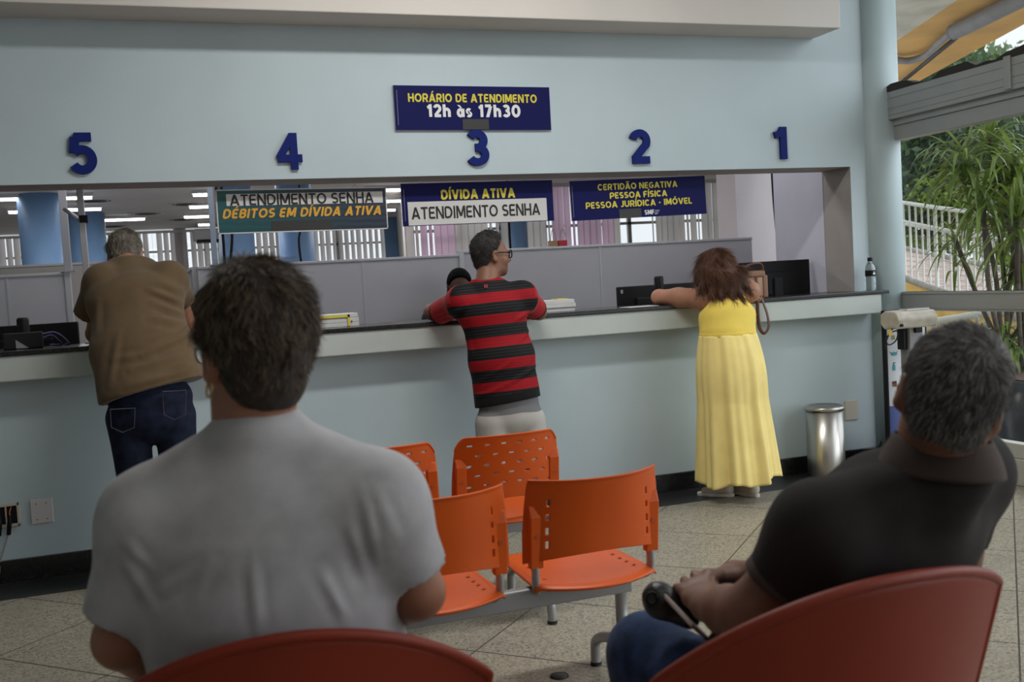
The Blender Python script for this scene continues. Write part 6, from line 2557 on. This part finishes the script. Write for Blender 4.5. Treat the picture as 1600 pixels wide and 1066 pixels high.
# ================= woman in the yellow dress
def person_yellow():
    root = thing('person', 'woman in long yellow sleeveless dress leaning on the counter', 'person', (3.28, -.42, 0))
    Y = lambda x, y, yy: at(x, y, Y=yy)
    H = Head(Y(1116, 424, -.24), (-.35, .85, -.38), (-.12, .36, .92), 1.0)
    neck = Y(1128, 456, -.29)
    lsh, rsh = Y(1099, 466, -.28), Y(1170, 456, -.30)
    lel = Y(1030, 470, -.02); lel[2] = 1.24
    lwr = np.array([lel[0]+.15, .18, 1.232])
    rel = np.array([rsh[0]+.03, -.02, 1.245]); rwr = np.array([rsh[0]-.12, .17, 1.235])
    wst = Y(1137, 521, -.37)
    ch = Y(1136, 492, -.34)
    sd = nrm(rsh-lsh)
    v = Vol(.006)
    H.into(v, neck, .052, .060)
    v.cap(neck, ch, .06, .09, .05)
    v.ecap(ch, wst, (.145, .10), (.150, .11), sd, .05)
    v.cap(neck-UP*.01, lsh, .045, .062, .05); v.cap(neck-UP*.01, rsh, .045, .060, .05)
    for a, b, c, s_ in ((lsh, lel, lwr, 1), (rsh, rel, rwr, -1)):
        v.cap(a, a*.45+b*.55, .064, .058, .04); v.cap(a*.45+b*.55, b, .058, .046, .03)
        v.cap(b, c, .047, .029, .02)
        hand(v, c, (.6*s_, .8, 0), (0, 0, -1), -s_, (.3, .35, .4, .45), .92)
    v.build('body', SK_W, root)
    M_yel = mat('yellow jersey', (.88, .66, .13), rough=.8, spec=.15, var=.05, vscale=10, bump=.05, bscale=300, sheen=.1)
    M_skirt = mat('pale yellow voile', (.90, .72, .27), rough=.85, spec=.12, var=.05, vscale=7, bump=.04, bscale=400, sheen=.1)
    s = Vol(.006)
    s.ecap(ch, wst, (.172, .125), (.178, .132), sd, .05)
    s.ecap(ch, neck-UP*.035+np.array([0, -.012, 0]), (.165, .115), (.105, .062), sd, .05)
    s.cap(neck-UP*.030-sd*.045, lsh+sd*.050+UP*.006, .044, .058, .03)
    s.cap(neck-UP*.030+sd*.045, rsh-sd*.050+UP*.006, .044, .058, .03)
    for a, b, nx in ((lsh, lel, -1), (rsh, rel, 1)):
        s.ell(a+sd*nx*.022+np.array([0, .02, -.015]), (.058, .10, .080), (sd, (0, 1, 0), UP), .012, 0, 's')
    s.ell(neck+UP*.03, (.062, .064, .055), None, .012, 0, 's')
    s.cut(wst-UP*.012, -UP)
    s.build('dress_top', M_yel, root, folds(.004, 20, 81, sd+UP*.2, .3))
    # elastic waist and the gathered skirt
    m = MB()
    c0 = wst-UP*.004
    m.grid(lambda u, w: c0+np.array([math.cos(6.2832*u)*(.176+.003*math.sin(u*200)), math.sin(6.2832*u)*.133, -.012+.026*w+.012*math.sin(6.2832*u)*0]), 161, 5)
    m.build('waistband', M_yel, root, solid=.005)
    hemc = np.array([3.345, -.40, .122])
    hemL, hemR = Y(1092, 765, -.42), Y(1218, 745, -.42)
    hx = (hemR[0]-hemL[0])/2-.045
    hemc[0] = (hemR[0]+hemL[0])/2

    def skirt(u, w):
        a = 2*math.pi*u
        t_ = 1-w
        hip = math.sin(math.pi*min(1, t_*2.2))*.5 if t_ < .4546 else 0
        rx = .178+(hx-.178)*t_**.85+.026*hip
        ry = .132+(.235-.132)*t_**.8+.045*hip*(1.0 if math.sin(a) < 0 else .3)
        f_ = (.003+.014*t_**1.4)*(math.sin(a*9+.8)+.55*math.sin(a*15+2.0+t_)+.35*math.sin(a*23+1))
        c = wst*(1-t_)+hemc*t_
        z = c[2]
        z = wst[2]-.004+(hemc[2]-wst[2])*t_+.028*t_*math.cos(a)*.6+.014*t_*math.sin(a*5)
        return (c[0]+math.cos(a)*(rx+f_), c[1]+math.sin(a)*(ry+f_), z)
    m = MB()
    m.grid(skirt, 201, 60)
    m.build('skirt', M_skirt, root, solid=.004)
    # hanging point of the hem at the right
    lg = Vol(.008)
    fl, fr = Y(1140, 772, -.33), Y(1176, 778, -.40)
    for f_ in (fl, fr):
        kn = np.array([f_[0]+.01, f_[1]+.05, .46])
        lg.cap((wst[0]+(f_[0]-3.3)*.5, wst[1], .90), kn, .10, .062, .03); lg.cap(kn, (f_[0], f_[1]+.0, .08), .058, .037, .03)
    lg.build('legs', SK_W, root)
    M_shoe = mat('cream trainer leather', (.62, .54, .43), rough=.55)
    M_sole = mat('white trainer sole', (.72, .69, .63), rough=.6)
    a = np.array([fl[0]+.01, -.37, 0]); b = a+np.array([-.16, .17, 0])
    so = shoe(root, a, b, M_shoe, M_sole, 'trainer', .042, .06)
    a2 = np.array([fr[0]+.0, -.47, 0]); b2 = a2+np.array([-.06, .23, 0])
    so2 = shoe(root, a2, b2, M_shoe, M_sole, 'trainer', .042, .06)
    M_panel2 = mat('tan suede panel', (.36, .24, .15), rough=.85)
    for so_, h_, d_ in ((so, a, nrm(b-a)), (so2, a2, nrm(b2-a2))):
        vv = Vol(.006)
        s_ = np.cross(d_, UP)
        vv.ecap(h_+d_*.045+UP*.046, h_+d_*.085+UP*.046, (.0385, .026), (.0375, .028), s_, .01)
        vv.build('heel_panel', M_panel2, so_)
    # shoulder-length hair
    M_h = mat('brown hair mass', (.075, .030, .016), rough=.55, var=.45, vscale=45, stretch=(3, 3, .6))
    hs = Vol(.006)
    hs.ell(H.p(0, -.016, .035), np.array((.090, .108, .100)), H.ax, .03)
    back = H.p(0, -.075, -.03)
    endL, endR = Y(1100, 452, -.37), Y(1166, 462, -.40)
    for k_, (px, py, yy, r_) in enumerate(((1094, 450, -.33, .026), (1110, 458, -.37, .032), (1126, 462, -.40, .034), (1143, 464, -.42, .030), (1156, 460, -.42, .027), (1166, 448, -.40, .024), (1088, 438, -.26, .026))):
        e_ = Y(px, py, yy)
        st = H.p(-.06+.02*k_, -.060, .02) if k_ < 6 else H.p(-.08, .0, .0)
        mid_ = st*.5+e_*.5+np.array([.0, -.025, .01])
        hs.cap(st, mid_, .045, .038, .03); hs.cap(mid_, e_, .038, r_*.55, .03)
    hs.ell(H.p(0, .085, -.04), np.array((.065, .06, .09)), H.ax, .02, 0, 's')
    ho = hs.build('hair', M_h, root, lambda P, N: .005*fnoise(P*np.array([1, 1, .35]), 75, 5)+.003*fnoise(P*np.array([1, 1, .3]), 150, 6))
    hm = hair_mat('long brown hair strands', (.030, .012, .007), (.20, .085, .040), rough=.35, mixp=.5)
    tip = Y(1140, 470, -.42)
    strands('hair_strands', ho, hs.V, hs.F, 8000, .085, lambda P, N: nrm(np.array([.30, -.12, -1.0]))+np.zeros_like(P)+(P-H.p(0, 0, .02))*1.0, hm, .0008, 7, 6, .05, .22, jitter=.16, clump=.22)


person_yellow()

# ================= handbag standing on the counter beside her arm
M_tan = mat('tan bag leather', (.22, .105, .055), rough=.5, bump=.1, bscale=120)
M_cream = mat('beige bag front', (.40, .27, .18), rough=.55, bump=.1, bscale=120)
M_strap = mat('dark brown strap leather', (.13, .045, .022), rough=.45)
M_brass = mat('brass fittings', (.6, .42, .18), rough=.3, metal=1)
bc = at(1177, 445, Y=-.06)
bt = thing('handbag', 'brown and beige handbag hanging beside the woman in yellow', 'handbag', (bc[0], -.06, ZW))
hb = bc[2]-ZW
m = MB()
prof = [(-.082, 0), (.082, 0), (.092, .06), (.085, .15), (.060, .175), (-.060, .175), (-.085, .15), (-.092, .06)]
m.prism(prof, frame((bc[0], .03, ZW), (1, 0, 0), (0, 0, 1)), .11)
bb = m.build('bag_body', M_cream, bt, bevel=.018, bseg=3)
m = MB(); m.box(bc[0]-.080, bc[0]+.080, -.088, .036, ZW+.135, ZW+.180); m.build('flap', M_tan, bt, bevel=.014, bseg=3)
m = MB(); m.box(bc[0]+.055, bc[0]+.097, -.086, .034, ZW+.0, ZW+.15); m.build('side_panel', M_tan, bt, bevel=.012, bseg=3)
m = MB()
m.tube(smooth_path([(bc[0]-.075, -.07, ZW+.16), (bc[0]-.07, -.08, ZW+.20), (bc[0]-.02, -.085, ZW+.225), (bc[0]+.05, -.08, ZW+.222), (bc[0]+.075, -.07, ZW+.165)], 6), .008, 8, flat=(1.5, .7))
m.build('top_handle', M_strap, bt)
m = MB()
q = lambda x, y, yy: at(x, y, Y=yy)
m.tube(smooth_path([q(1181, 434, -.10), q(1183, 455, -.155), q(1184, 490, -.17), q(1187, 512, -.175), (q(1194, 521, -.178)), q(1201, 511, -.18), q(1199, 492, -.178), q(1193, 474, -.17), q(1188, 462, -.15)], 7), .0065, 8, flat=(1.7, .6))
m.build('shoulder_strap', M_strap, bt)
for px, py in ((1181, 440), (1186, 468), (1184, 492)):
    m = MB(); p = q(px, py, -.168 if py > 450 else -.11)
    m.tube([p+.010*np.array([math.cos(a), 0, math.sin(a)]) for a in np.linspace(0, 6.28, 12)], .0025, 6); m.build('ring', M_brass, bt)
m = MB(); p = q(1192, 462, -.12)
m.tube([p, p+np.array([.004, 0, -.05])], [.006, .011], 8); m.build('tassel', M_tan, bt)
